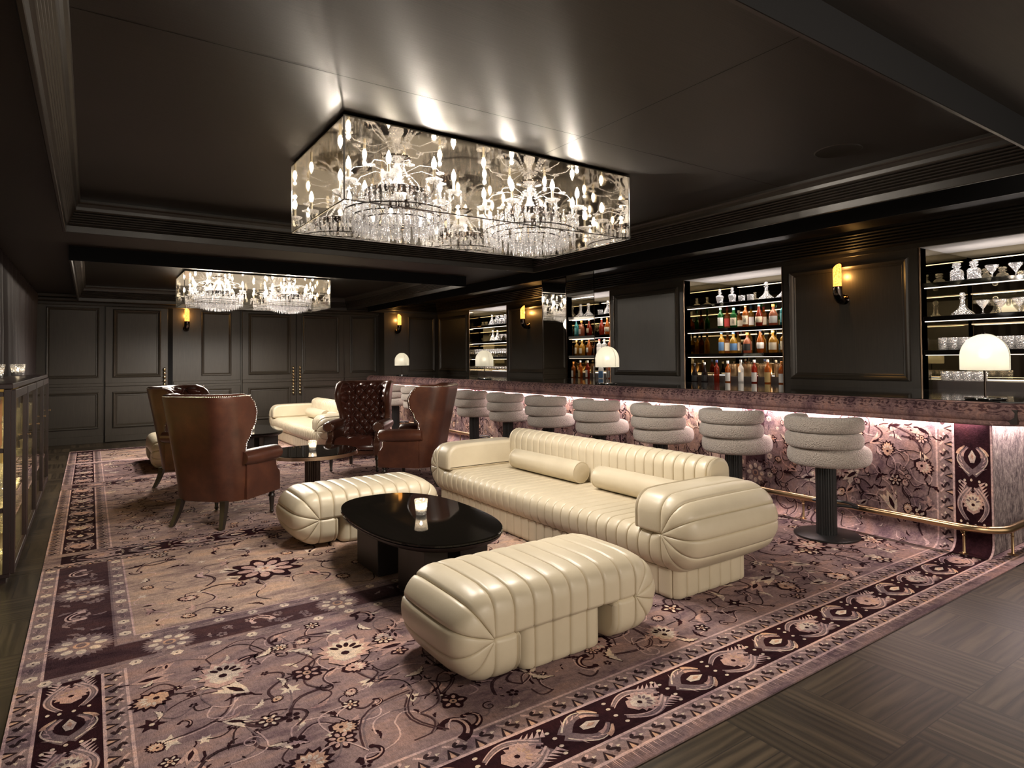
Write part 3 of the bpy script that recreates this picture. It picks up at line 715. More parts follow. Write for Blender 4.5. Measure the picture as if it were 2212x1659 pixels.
# carpet on the floor round the bar end
def TF(u, v, h): return (u, v, h + RH)
R_.T = TF
R_.X = (0, 0, 0, 1); R_.strip([(ARC0, 1.555), (6.4, 1.555)], [(ARC0, 1.72), (6.4, 1.72)], C_GUARD, 0)
R_.strip([(ARC0, 1.615), (6.4, 1.615)], [(ARC0, 1.628), (6.4, 1.628)], C_LINE, 1); R_.guard(ARC0, 1.665, 6.4, 1.665, .074)
def carpet_mat(name='carpet', sc=1., dull=1.):
    t = NT(name); at = t.n('ShaderNodeAttribute'); at.attribute_name = 'Col'
    v = t.coord((1, 1, 1)); big = t.noise(t.coord((.8, 2.2, 1.6)), 3.0, 7., .70); fine = t.noise(v, 330., 2., .6); mid = t.noise(v, 60., 3., .65); fib = t.noise(t.coord((220, 60, 60)), 1., 2., .6)
    c = t.mix(1., at.outputs['Color'], t.ramp(big, [(.37, (.52, .47, .55)), (.5, (1., .96, .96)), (.62, (1.25, 1.10, .98))]), 'MULTIPLY')
    tex = t.math('ADD', t.math('MULTIPLY', fine, .45), t.math('ADD', t.math('MULTIPLY', mid, .4), t.math('MULTIPLY', fib, .35)))
    vv = t.math('MULTIPLY_ADD', tex, 2.3, -.36); cc = t.n('ShaderNodeCombineColor'); [t.l(vv, cc.inputs[i]) for i in range(3)]
    c = t.mix(1., c, cc.outputs[0], 'MULTIPLY')
    return t.fin(t.pbsdf(c, .95, 0., t.bump(tex, .8, .006), Specular_IOR_Level=.05))
M['carpet'] = carpet_mat()
# edge of the pile
R_.mb.add([(-.262, V0, 0), (ARC0, V0, 0), (ARC0, V0, RH), (-.262, V0, RH), (-.262, V1, 0), (-.262, V1, RH)], [(0, 1, 2, 3), (4, 0, 3, 5)], False, 0, C_GREY)
def split_mesh(mb, test):
    A, B = MB(), MB()
    for f, sm, mi, c in zip(mb.f, mb.sm, mb.mi, mb.c):
        P = [mb.v[i] for i in f]; (B if test(P) else A).add(P, [tuple(range(len(P)))], sm, mi, c)
    return A, B
CARPET_FLOOR, CARPET_BAR = split_mesh(R_.mb, lambda P: max(p[2] for p in P) > RH + .004 and max(p[0] for p in P) > ARC0 + .001)
ro = CARPET_FLOOR.build('carpet', M['carpet'])
tag(ro, 'mauve and maroon floral patchwork carpet covering the lounge floor up to the bar', 'carpet')
# --------------------------------------------------------------------- bar
ZB = 1.089
bar = thing('bar_counter', 'long bar with black stone top and rounded carpet-covered armrest along its edge', 'bar counter', (0, 0, 0))
def rounded(x0, x1, y0, y1, r, n=8):
    P = []
    for cx, cy, a0 in ((x0 + r, y0 + r, PI), (x1 - r, y0 + r, 1.5 * PI), (x1 - r, y1 - r, 0), (x0 + r, y1 - r, .5 * PI)):
        P += [(cx + r * cos(a0 + PI / 2 * i / n), cy + r * sin(a0 + PI / 2 * i / n)) for i in range(n + 1)]
    return P
m = MB(); m.prism(rounded(4.97, 6.35, 1.46, 12.72, .22), 1.04, ZB); m.build('counter_top', M['stone'], bar)
m = MB(); m.box(5.175, 5.62, 1.735, 12.72, 0, .95); m.box(4.96, 6.35, 1.5, 12.72, .946, 1.04); m.box(5.62, 6.3, 1.735, 1.80, 0, .95); m.build('bar_body', M['blackwood'], bar)
m = MB(); m.box(5.162, 6.3, 1.716, 1.735, 0.005, .945, .006)
def shag():
    t = NT('shag_carpet'); v = t.coord((1, 1, .35)); a = t.noise(v, 75., 5., .7); b = t.noise(v, 18., 3., .6)
    c = t.ramp(t.math('ADD', t.math('MULTIPLY', a, .7), t.math('MULTIPLY', b, .3)), [(.36, (.035, .025, .028)), (.48, (.20, .15, .15)), (.62, (.46, .38, .34))])
    return t.fin(t.pbsdf(c, .95, 0., t.bump(a, .9, .02)))
M['shag'] = shag(); m.build('end_panel', M['shag'], bar)
CARPET_BAR.build('carpeted_front', M['carpet'], bar)
# armrest swept along the edge, drawn with the same carpet engine
PR = [(-.02, 1.087), (.02, 1.088), (.06, 1.083), (.095, 1.068), (.120, 1.046), (.133, 1.018), (.131, .992), (.118, .972), (.108, .966), (.116, .958), (.118, .945), (.108, .934), (.08, .930), (.0, .930)]
PL = [0.]
for i in range(1, len(PR)): PL.append(PL[-1] + math.hypot(PR[i][0] - PR[i - 1][0], PR[i][1] - PR[i - 1][1]))
AX, AY0, AR, AY1, AEX = 5.01, 1.75, .25, 12.72, 6.35
SL1 = AY1 - AY0; SL2 = SL1 + AR * PI / 2; SL3 = SL2 + (AEX - AX - AR)
def TR(s, t, h):
    t = clamp(t, 0, PL[-1]); i = 0
    while i < len(PL) - 2 and PL[i + 1] < t: i += 1
    f = (t - PL[i]) / (PL[i + 1] - PL[i]); d = lerp(PR[i][0], PR[i + 1][0], f); z = lerp(PR[i][1], PR[i + 1][1], f)
    nx, nz = PR[i + 1][1] - PR[i][1], -(PR[i + 1][0] - PR[i][0]); L = math.hypot(nx, nz); d += -nx / L * h; z += -nz / L * h
    if t < PL[3]: z = max(z, PR[i][1] * (1 - f) + PR[i + 1][1] * f)
    if s < SL1: return (AX - d, AY1 - s, z)
    if s < SL2:
        a = (s - SL1) / AR; return (AX + AR - (AR + d) * cos(a), AY0 - (AR + d) * sin(a), z)
    return (AX + AR + s - SL2, AY0 - AR - d, z)
g = Rug(TR); CR, CD = (.19, .122, .115), (.070, .040, .042)
ss = [SL1 * i / 24 for i in range(24)] + [lerp(SL1, SL2, i / 12) for i in range(13)] + [lerp(SL2, SL3, i / 4) for i in range(1, 5)]
g.mb.grid([[g.T(s, t, 0) for t in PL] for s in ss], False, False, True, 0, False, CR)
s_ = 0.06
while s_ < SL3 - .1:
    t0 = .135
    g.at(s_, t0 - .004, 0, .135); g.swirl(CD, (.075, .05), 1, 1.6)
    g.at(s_ + .062, t0 + .012, PI + .4, .085); g.ribbon([(-.5 + t, .5 * sin(2.6 * t)) for t in (q / 6 for q in range(7))], (.09, .04), CD, 1)
    if int(s_ / .125) % 2 == 0:
        g.at(s_, PL[9] + .014, 0, .04); g.P([(-.6, -.25), (.6, -.25), (0, .45)], CD, 1); g.P([(-.2, -.1), (.2, -.1), (0, .25)], C_PINK, 2)
    s_ += .125
g.mb.build('armrest', M['carpet'], bar, sharp=60)
m = MB(); m.box(5.115, 5.135, 1.78, 12.65, .934, .9455); m.box(5.2, 6.2, 1.675, 1.69, .934, .9455); m.build('led_strip', M['led'], bar)
light('bar_led', 'AREA', (5.125, 7.2, .93), 30, (1, .80, .78), 10.9, .03, (0, math.radians(-12), PI / 2), parent=bar)
light('bar_end_led', 'AREA', (5.7, 1.66, .93), 3, (1, .80, .78), 1.0, .03, (math.radians(8), 0, 0), parent=bar)
bpy.data.objects['bar_led'].rotation_euler = (0, 0, PI / 2)
for i in range(16):
    m = MB(); m.tube([(0, 0, 0), (0, 0, -.018), (.006, 0, -.026), (.016, 0, -.022)], .0035, 6); m.build('bag_hook', M['black'], bar, (5.02, 2.35 + i * .62, .932))
# foot rail
fr = thing('foot_rail', 'round brass foot rail on short posts along the foot of the bar', 'foot rail', (0, 0, 0))
pts = [(5.045, 12.6, .20), (5.045, 8, .20), (5.045, 4, .20), (5.045, 1.90, .20)] + [(5.045 + .22 * (1 - cos(a)), 1.86 - .22 * sin(a), .20) for a in (PI / 2 * i / 8 for i in range(9))] + [(6.2, 1.64, .20)]
m = MB(); m.tube(pts, .025, 14); m.build('rail_tube', M['brass'], fr)
for x, y, dx, dy in [(5.09, 1.86, 1, 0), (5.33, 1.655, 0, 1)] + [(5.09, 3.05 + 1.2 * k, 1, 0) for k in range(8)]:
    m = MB(); m.lathe([(.032, .004), (.032, .010), (.012, .016), (.009, .022), (.009, .13), (.013, .135), (.009, .14), (.009, .165)], 14, x, y, 0)
    q = [(x - dx * .045, y - dy * .015, .178), (x - dx * .03, y - dy * .0, .160), (x, y, .155), (x + dx * .03, y + dy * .03, .155), (x + dx * .07, y + dy * .06, .155)]
    m.tube(q, .007, 8); m.build('post', M['brass'], fr)

# -------------------------------------------------------------- bar stools
def superell(r, hz, n=14, e=2.6):
    o = []
    for i in range(n + 1):
        a = -PI / 2 + PI * i / n; c, s = cos(a), sin(a)
        o.append((r - .075 + .075 * (abs(c) ** (2 / e)), hz * (1 if s >= 0 else -1) * abs(s) ** (2 / e)))
    return [(.001, -hz)] + o + [(.001, hz)]
def make_stool():
    t = thing('bar_stool', '', 'bar stool')
    m = MB(); m.lathe(superell(.300, .076), 40, .045, 0, .632); m.build('seat', M['boucle'], t)
    for k, zc in enumerate((.760, .880)):
        L = []
        for i in range(37):
            a = PI + lerp(-1, 1, i / 36) * math.radians(118); e = min(1, min(i, 36 - i) / 3.0); sc = .35 + .65 * math.sqrt(1 - (1 - e) ** 2)
            ring_ = []
            for j in range(18):
                b = 2 * PI * j / 18; cc, s_ = cos(b), sin(b); px = .058 * sc * (1 if cc >= 0 else -1) * abs(cc) ** .72; pz = .0605 * (.5 + .5 * sc) * (1 if s_ >= 0 else -1) * abs(s_) ** .72
                ring_.append(((.226 + k * .004 + px) * cos(a) - .012, (.226 + k * .004 + px) * sin(a), zc + pz))
            L.append(ring_)
        m = MB(); m.loft(L); m.build('backrest_roll', M['boucle'], t)
    m = MB(); n = 96
    m.lathe([(.074, .012), (.074, .556)], n, 0, 0, 0, flute=lambda f: 1 - .06 * abs(sin(f * PI * 24)) ** 6); m.build('column', M['black'], t, sharp=25)
    m = MB(); m.lathe([(.001, .006), (.232, .006), (.236, .010), (.236, .020), (.230, .024), (.001, .024)], 48); m.build('base', M['black'], t)
    m = MB(); m.tube([(.07, -.03, .235), (.13, -.13, .235)] + [(.05 + .19 * cos(a), .19 * sin(a), .235) for a in (lerp(-1.2, 1.2, i / 12) for i in range(13))] + [(.13, .13, .235), (.07, .03, .235)], .011, 8)
    m.build('footrest', M['black'], t)
    return t
SY = [2.66, 3.50, 4.36, 5.27, 6.21, 7.12, 8.03, 9.0, 9.95, 10.92]
SLB = ['nearest cream boucle bar stool, whole black pedestal and round base in view', 'second cream boucle bar stool from the near bar end, behind the sofa arm',
       'third cream boucle bar stool, above the near end of the sofa back', 'fourth cream boucle bar stool, below the second bar lamp', 'fifth cream boucle bar stool, above the middle of the sofa back',
       'sixth cream boucle bar stool, above the far end of the sofa back', 'seventh cream boucle bar stool, next to the brown armchair turned away', None,
       'boucle bar stool left of the brown armchair, half hidden by its wing', 'farthest boucle bar stool, behind the tufted armchair']
st0 = make_stool(); first = True
for y, lb in zip(SY, SLB):
    if lb is None: continue
    if first: st0.location = (4.755, y, 0.0); st0['label'] = lb; st0['group'] = 'boucle stools along the bar'; first = False; s_o = st0
    else: s_o = dup(st0, (4.755, y, 0.0), None, lb, 'boucle stools along the bar')
    s_o.rotation_euler = (0, 0, -.05 + .1 * rnd.random())

# ------------------------------------------------------------- table lamps
def make_lamp():
    t = thing('table_lamp', '', 'lamp')
    m = MB(); m.lathe([(.001, .0), (.112, .0), (.120, .004), (.121, .013), (.114, .018), (.02, .019), (.001, .019)], 40); m.build('base', M['stone'], t)
    m = MB(); m.lathe([(.0075, .018), (.0075, .30)], 12); m.build('stem', M['darkchrome'], t)
    pr = [(.141, .206), (.143, .212), (.143, .30)] + [(.143 * cos(a), .30 + .158 * sin(a)) for a in (PI / 2 * i / 12 for i in range(1, 12))] + [(.004, .458)]
    inn = [(max(.003, r - .004), z - (.004 if i > 2 else 0)) for i, (r, z) in enumerate(pr)]
    m = MB(); m.lathe(pr + list(reversed(inn)), 48, caps=False); so = m.build('shade', M['shade'], t)
    m = MB(); m.tube([(.0, -.1445, .212), (.0, -.1445, .30)] + [(0, -.1445 * cos(a), .30 + .159 * sin(a)) for a in (PI / 2 * i / 8 for i in range(1, 9))], .0025, 6); m.build('shade_seam', M['shade'], so)
    m = MB(); m.lathe([(.012, .455), (.012, .462), (.004, .466), (.001, .470)], 12); m.build('finial', M['darkchrome'], t)
    m = MB(); m.sphere((0, 0, .315), .022, 12, 8); m.build('bulb', M['bulb'], t)
    return t
l0 = make_lamp(); LAMPS = [(5.17, 1.74), (5.17, 5.57), (5.17, 8.40), (5.17, 11.55)]
LLB = ['domed opal glass lamp on the near end of the bar, largest of the lamps', 'domed opal glass lamp on the bar beside the mirrored column', 'domed opal glass lamp on the bar in front of the far decanter niche', 'domed opal glass lamp on the far end of the bar below a sconce']
for i, ((x, y), lb) in enumerate(zip(LAMPS, LLB)):
    if i == 0: l0.location = (x, y, ZB); l0['label'] = lb; l0['group'] = 'opal lamps on the bar'
    else: dup(l0, (x, y, ZB), 0, lb, 'opal lamps on the bar')
    light('lamp_bulb', 'POINT', (x, y, ZB + .315), 1.5, (1, .92, .78), .03)

# ------------------------------------------------------------ wall sconces
def make_sconce():               # local: wall plane at x=0, projects along -x, z up from the bottom of the hook
    t = thing('wall_sconce', '', 'wall lamp')
    jp = [(-.012, 0, .055), (-.045, 0, .042), (-.08, 0, .050), (-.108, 0, .075), (-.124, 0, .11), (-.130, 0, .15), (-.130, 0, .185)]
    m = MB(); m.tube(jp, [.034, .040, .044, .046, .046, .046, .046], 20); m.build('hook', M['darkchrome'], t)
    m = MB(); L = []
    for k in range(9):
        f = k / 8; ring_ = []
        for j in range(20):
            a = 2 * PI * j / 20; zb = .17 - .03 * cos(a); zt = .385 + .045 * cos(a)
            ring_.append((-.130 + .041 * cos(a), .041 * sin(a), lerp(zb, zt, f)))
        L.append(ring_)
    m.grid(L, False, True); m.build('glass_tube', M['amber'], t)
    m = MB(); L = []
    for i, p in enumerate(jp):
        q = Vector(p); ring_ = []
        for a in (-.6, -.3, 0, .3, .6): ring_.append((q.x + (.047 * cos(a)) * (.3 + .7 * i / 6), .047 * sin(a), q.z + .047 * (1 - i / 6) * .9))
        L.append(ring_)
    m.grid(L); m.build('amber_edge', M['amber'], t)
    m = MB(); m.lathe([(.001, -.012), (.05, -.012), (.055, -.006), (.055, 0)], 24); m.xf(Matrix.Rotation(PI / 2, 4, 'Y') @ Matrix.Translation((-.055, 0, 0))); m.build('wall_plate', M['darkchrome'], t)
    return t
s0 = make_sconce()
for i, (loc, rz, lb) in enumerate((((XR, 3.455, 1.945), 0, 'amber glass sconce on the dark panel beside the right-hand niche'), ((XR, 9.18, 1.945), 0, 'amber glass sconce between the far niche and the mirrored column'),
                                   ((1.49, YB, 1.975), PI / 2, 'amber glass sconce on the back wall left of the double doors'), ((5.60, 12.76, 1.985), PI / 2, 'amber glass sconce on the back wall above the farthest bar lamp'))):
    if i == 0: s0.location = loc; s0['label'] = lb; s0['group'] = 'amber wall sconces'
    else: dup(s0, loc, rz, lb, 'amber wall sconces')
    d = Vector((-.075, 0, .30)) if i < 2 else Vector((0, -.075, .30))
    light('sconce_bulb', 'POINT', Vector(loc) + d, 2.0, (1, .50, .13), .02)
FH = RH + .0058
# ------------------------------------------------- channel-stitched leather
def pleat(f, puff): return puff * (1 - abs(2 * f - 1) ** 3.2) - .009 * (max(0, 1 - min(f, 1 - f) / .04))
FS = [0, .02, .06, .18, .35, .5, .65, .82, .93, .98]
def section(w, t, ro, ri, crown=.010, n=6):
    P = []
    def arc(cx, cy, r, a0):
        for i in range(n + 1):
            a = a0 - PI / 2 * i / n; P.append((cx + r * cos(a), cy + r * sin(a), cos(a), sin(a)))
    arc(-w / 2 + ri, ri, ri, -PI / 2); arc(-w / 2 + ro, t - ro, ro, PI)
    for i in range(1, 8):
        v = lerp(-w / 2 + ro, w / 2 - ro, i / 8); P.append((v, t + crown * (1 - (2 * v / w) ** 2), 0, 1))
    arc(w / 2 - ro, t - ro, ro, PI / 2); arc(w / 2 - ri, ri, ri, 0)
    for i in range(1, 6): P.append((lerp(w / 2 - ri, -w / 2 + ri, i / 6), 0, 0, -1))
    return P
def slab(a, w, t, zp, ret=0., up=1, seam=.10, ncurl=5, ro=.07, ri=.02, puff=.0065, crown=.010, ri_mid=None):
    S = []                                     # (u, phi, f, du-end, ri)
    nt = max(1, round(2 * a / seam))
    if ret:
        for f in FS: S.append((-a + ret * (1 - f), -PI / 2, f, 0, ri))
        for k in range(ncurl):
            for f in FS: S.append((-a, -PI / 2 - PI * (k + f) / ncurl, f, 0, ri))
    for k in range(nt):
        for f in FS:
            q = (k + f) / nt; r2 = ri
            if ri_mid: r2 = lerp(ri, ri_mid, sstep(0, .10, min(q, 1 - q) * 2 * a))
            S.append((-a + 2 * a * q, PI / 2, f, 0, r2))
    if ret:
        for k in range(ncurl):
            for f in FS: S.append((a, PI / 2 - PI * (k + f) / ncurl, f, 0, ri))
        for f in FS: S.append((a - ret * f, -PI / 2, f, 0, ri))
        S.append((a - ret, -PI / 2, 0, 0, ri))
    else: S.append((a, PI / 2, 0, 0, ri))
    def loop(u, phi, f, rr, inset=0, du=0):
        L = []
        for v, n, nv, nn in section(w, t, ro, rr, crown):
            d = pleat(f, puff) * (1. if nn > -.5 else .6) - inset
            v2, n2 = v + nv * d, max(0.0 if not (abs(phi - PI / 2) < 1e-6 or abs(phi + PI / 2) < 1e-6) else -1, n + nn * d)
            L.append((u + du + n2 * cos(phi), v2, zp + up * n2 * sin(phi)))
        return L
    LL = []; s0, s1 = S[0], S[-1]; R = .028; sg0 = 1 if ret else -1
    caps0 = [loop(s0[0], s0[1], .5, s0[4], R * (1 - sin(b)), sg0 * R * cos(b) * .9) for b in (.0, .4, .8, 1.2)]
    caps1 = [loop(s1[0], s1[1], .5, s1[4], R * (1 - sin(b)), -sg0 * R * cos(b) * .9) for b in (1.2, .8, .4, .0)]
    LL = caps0 + [loop(*q[:3], q[4]) for q in S] + caps1
    m = MB(); m.loft(LL)
    if up < 0: m.f = [list(reversed(f)) for f in m.f]
    return m
def plinth(hx, hy, z0, z1, r, seam, puff=.005):
    P = rounded(-hx, hx, -hy, hy, r, 10); pts = []
    n = len(P); per = 0.; D = [0.]
    for i in range(n):
        q = P[(i + 1) % n]; per += math.hypot(q[0] - P[i][0], q[1] - P[i][1]); D.append(per)
    ns = round(per / seam); out = []
    for k in range(ns):
        for f in FS:
            s = (k + f) / ns * per; i = 0
            while D[i + 1] < s: i += 1
            g = (s - D[i]) / max(1e-9, D[i + 1] - D[i]); a, b = P[i], P[(i + 1) % n]
            x, y = lerp(a[0], b[0], g), lerp(a[1], b[1], g); nx, ny = b[1] - a[1], -(b[0] - a[0]); L = math.hypot(nx, ny) or 1
            out.append((x, y, nx / L, ny / L, pleat(f, puff)))
    m = MB(); LL = [[(x + nx * (d - ins), y + ny * (d - ins), z) for x, y, nx, ny, d in out] for z, ins in ((z0, .012), (z0 + .012, .001), (z0 + .03, 0), (z1, 0))]
    m.loft(LL); return m
def make_ottoman():
    t = thing('ottoman', '', 'ottoman')
    slab(.4125, .60, .188, .208, .115, 1, .103, 5, .095, .02, .0055).build('cushion', M['cream'], t, sharp=50)
    q = plinth(.235, .25, 0, .212, .06, .10); q.build('plinth', M['cream'], t, sharp=50)
    return t
OL = [((1.828, 2.53, FH), 0, 'cream channel-stitched leather ottoman in the foreground, nearest the camera'),
      ((1.828, 4.935, FH), 0, 'cream channel-stitched leather ottoman behind the oval black coffee table, beside the brown armchair'),
      ((.96, 9.72, FH), PI / 2, 'cream leather ottoman partly hidden behind the left-hand armchairs')]
o0 = make_ottoman()
for i, (loc, rz, lb) in enumerate(OL):
    if i == 0: o0.location = loc; o0['label'] = lb; o0['group'] = 'cream leather ottomans'
    else: dup(o0, loc, rz, lb, 'cream leather ottomans')
def make_sofa():
    t = thing('sofa', '', 'sofa')
    slab(1.385, .88, .222, .373, .19, -1, .092, 6, .115, .02, .005, .006, .075).build('seat_and_arms', M['cream'], t, sharp=50)
    q = slab(1.165, .225, .335, .368, 0, 1, .093, 5, .09, .02, .0055, .004); q.v = [(x, y - .35, z) for x, y, z in q.v]; q.build('backrest', M['cream'], t, sharp=50)
    q = MB()
    for sx in (-1, 1): q.tube([(sx * 1.178, -.35 - .1125 + .01, .39), (sx * 1.178, -.4575, .60)] + [(sx * 1.178, -.35 - .107 * cos(a), .60 + .107 * sin(a)) for a in (PI * i / 10 for i in range(1, 10))] + [(sx * 1.178, -.2425, .60), (sx * 1.178, -.2425, .39)], .005, 6)
    q.build('piping', M['cream'], t)
    q = plinth(1.45, .335, 0, .17, .07, .10); q.v = [(x, y + .06, z) for x, y, z in q.v]; q.build('plinth', M['cream'], t, sharp=50)
    return t
def make_bolster():
    t = thing('bolster_cushion', '', 'cushion'); r, h = .086, .465
    m = MB(); pr = [(.001, -h), (r * .6, -h - .004), (r - .006, -h + .001), (r, -h + .012)] + [(r + .002, -h + .1), (r + .002, h - .1)] + [(r, h - .012), (r - .006, h - .001), (r * .6, h + .004), (.001, h)]
    m.lathe(pr, 32); m.xf(Matrix.Rotation(PI / 2, 4, 'X')); m.build('body', M['cream'], t)
    for s in (-1, 1):
        q = MB(); q.tube([((r - .002) * cos(2 * PI * i / 32), s * (h - .004), (r - .002) * sin(2 * PI * i / 32)) for i in range(32)], .004, 6, closed=True); q.build('piping', M['cream'], t)
    return t
so0 = make_sofa(); so0.location = (3.16, 3.885, FH); so0.rotation_euler = (0, 0, PI / 2); so0['label'] = 'long cream leather sofa in front of the bar stools, nearest the camera'; so0['group'] = 'cream leather sofas'
dup(so0, (3.16, 10.455, FH), PI / 2, 'cream leather sofa in the far corner behind the tufted armchair', 'cream leather sofas')
b0 = make_bolster(); b0.location = (3.292, 3.19, .478); b0['label'] = 'leather bolster on the near sofa, beside the big rounded near arm'; b0['group'] = 'leather bolsters'
dup(b0, (3.292, 4.33, .478), 0, 'leather bolster on the near sofa, round piped end showing at its middle', 'leather bolsters')
dup(b0, (3.292, 9.76, .478), 0, 'bolster on the far sofa, mostly hidden behind its near arm', 'leather bolsters')
dup(b0, (3.292, 10.90, .478), 0, 'bolster on the far sofa, against its far arm', 'leather bolsters')

# -------------------------------------------------------- wingback armchair
def make_chair():
    t = thing('wingback_armchair', '', 'armchair')
    ZT_, TH = 1.115, .075
    YFW = [(.2, .30), (.5, .21), (.60, .185), (.68, .205), (.78, .275), (.88, .345), (.96, .37), (1.03, .355), (1.08, .315), (1.115, .25)]
    def interp(tab, z):
        for (a, b), (c, d) in zip(tab, tab[1:]):
            if z <= c: return lerp(b, d, sstep(0, 1, (z - a) / (c - a)) if c > a else 0)
        return tab[-1][1]
    def curve(z, off):
        q = clamp((z - .2) / .9); wb = lerp(.322, .350, q) - off; yb = -.255 - .17 * q ** 1.15 + off; rc = max(.05, .19 - off); yf = yb - off + interp(YFW, z)
        wt = wb + .02 * sstep(.55, .9, z); P = []
        for i in range(12): P.append((-lerp(wt, wb, i / 12), lerp(yf, yb + rc, i / 12)))
        for i in range(10): a = PI + PI / 2 * i / 10; P.append((-wb + rc + rc * cos(a), yb + rc + rc * sin(a)))
        for i in range(12): P.append((lerp(-wb + rc, 0, i / 12), yb - 0.0 * off))
        P.append((0, yb)); return P + [(-x, y) for x, y in reversed(P[:-1])]
    def loop(z, sh=0.):
        A, B = curve(z, sh), curve(z, TH - sh); L = [(x, y, z) for x, y in A]
        e0, e1 = Vector((*A[-1], 0)), Vector((*B[-1], 0)); c = (e0 + e1) / 2
        def tip(sg):
            o = []
            for k in range(1, 5):
                a = PI * k / 5; o.append((c.x * sg - sg * (c.x - e0.x) * cos(a), c.y + (TH / 2 - sh) * sin(a), z))
            return o
        r = tip(1); l = [(-x, y, zz) for x, y, zz in reversed(tip(1))]
        return L + r + [(x, y, z) for x, y in reversed(B)] + l
    zs = [.21, .225] + [lerp(.24, 1.085, i / 22) for i in range(23)]
    LL = [loop(.205, .012)] + [loop(z) for z in zs] + [loop(1.085 + .034 * sin(a), .034 * (1 - cos(a))) for a in (.3, .7, 1.1, 1.4)]
    m = MB(); m.loft(LL)
    m.build('shell', M['brown'], t, sharp=50)
    # tufted inner lining
    def tuft(a, b): return (abs(sin(PI * (a + b) / 2) * sin(PI * (a - b) / 2)) + 1e-9) ** .5
    NZ, G = 84, []; base = None
    ca = curve(.8, TH); cum = [0]
    for i in range(1, len(ca)): cum.append(cum[-1] + math.hypot(ca[i][0] - ca[i - 1][0], ca[i][1] - ca[i - 1][1]))
    NS = 128
    def pos(si, z, off):
        s = si / NS * cum[-1]; i = 0
        while i < len(cum) - 2 and cum[i + 1] < s: i += 1
        f = (s - cum[i]) / (cum[i + 1] - cum[i]); c = curve(z, TH); a, b = c[i], c[i + 1]
        nx, ny = -(b[1] - a[1]), b[0] - a[0]; L = math.hypot(nx, ny) or 1
        return (lerp(a[0], b[0], f) + nx / L * off, lerp(a[1], b[1], f) + ny / L * off, z)
    PX, PZ = cum[-1] / 12., .080
    for k in range(NZ + 1):
        z = lerp(.40, 1.098, k / NZ); row = []
        for si in range(NS + 1):
            a = si / NS * cum[-1] / PX; b = (z - .42) / PZ
            ed = min(1, si / 5, (NS - si) / 5, (NZ - k) / 4 + .0); row.append(pos(si, z, -.006 + ed * (.004 + .052 * tuft(a, b))))
        G.append(row)
    m = MB(); m.grid(G, flip=False); m.build('tufted_lining', M['tufted'], t, sharp=80)
    m = MB()
    for i in range(1, 12):
        for j in range(0, 9):
            if (i + j) % 2 == 0: m.sphere(pos(i * PX / cum[-1] * NS, .42 + j * PZ, .006), .0075, 8, 5)
    m.build('tuft_buttons', M['tufted'], t)
    # seat
    S = []
    for i in range(41):
        x = lerp(-.255, .255, i / 40); row = []
        for j in range(41):
            y = lerp(-.22, .335, j / 40); ed = min(1, i / 3, (40 - i) / 3, j / 3, (40 - j) / 4)
            row.append((x, y, .335 + .085 * math.sqrt(max(0, 1 - (1 - ed) ** 2)) + .022 * ed * tuft(x / .085 + 20, y / .10 + 20) if ed > 0 else .335))
        S.append(row)
    m = MB(); m.grid(S); m.box(-.255, .255, -.22, .335, .26, .336, .004); m.build('seat', M['tufted'], t, sharp=80)
    m = MB(); m.box(-.31, .31, -.10, .335, .206, .29, .012); m.build('seat_rail', M['brown'], t)
    # arms
    for s in (-1, 1):
        prof = [(-.12, .21), (.345, .21), (.350, .225), (.350, .36), (.340, .385), (.315, .405), (.295, .44), (.290, .50), (.300, .535), (-.12, .575)]
        m = MB(); m.prism(prof, .262, .345, 'x')
        if s < 0: m.v = [(-x, y, z) for x, y, z in m.v]; m.f = [list(reversed(f)) for f in m.f]
        rr = [.058, .066, .070, .071, .070, .066]; L = []
        ys = [-.16, -.10, .0, .12, .25, .325]
        for y, r in zip(ys, rr): L.append([(s * .318 + r * 1.12 * cos(2 * PI * k / 20), y, .562 + .02 * (.1 - y) + r * sin(2 * PI * k / 20)) for k in range(20)])
        L.append([(s * .318 + .05 * cos(2 * PI * k / 20), .342, .558 + .05 * sin(2 * PI * k / 20)) for k in range(20)])
        m.loft(list(reversed(L))); am = m.build('arm', M['brown'], t, sharp=45)
        q = MB()
        for k in range(15): a = 2 * PI * k / 15; q.sphere((s * .318 + .056 * cos(a), .337, .558 + .056 * sin(a)), .0062, 6, 4)
        for k in range(20):
            z = .215 + k * .0155; y = .352 if z < .36 else lerp(.352, .300, clamp((z - .36) / .08))
            for dx in (.272, .336): q.sphere((s * dx, y, z), .0058, 6, 4)
        for k in range(15): q.sphere((s * .347, .04 + k * .0185, .512 - .0012 * k), .0055, 6, 4)
        q.build('nailhead_trim', M['nail'], am)['kind'] = 'stuff'
    q = MB()
    for k in range(34):
        for z in (.222, .282): q.sphere((-.31 + k * .0188, .338, z), .0055, 6, 4)
    for z in [.60 + k * .0165 for k in range(31)]:
        c = curve(z, .004); q.sphere((c[0][0] - .002, c[0][1] + .01, z), .0055, 6, 4); q.sphere((c[-1][0] + .002, c[-1][1] + .01, z), .0055, 6, 4)
    c = curve(1.07, -.001)
    for i in range(len(c) - 1):
        n = max(1, round(math.hypot(c[i + 1][0] - c[i][0], c[i + 1][1] - c[i][1]) / .017))
        for k in range(n): q.sphere((lerp(c[i][0], c[i + 1][0], k / n), lerp(c[i][1], c[i + 1][1], k / n), 1.100), .0055, 6, 4)
    q.build('nailhead_trim', M['nail'], t)['kind'] = 'stuff'
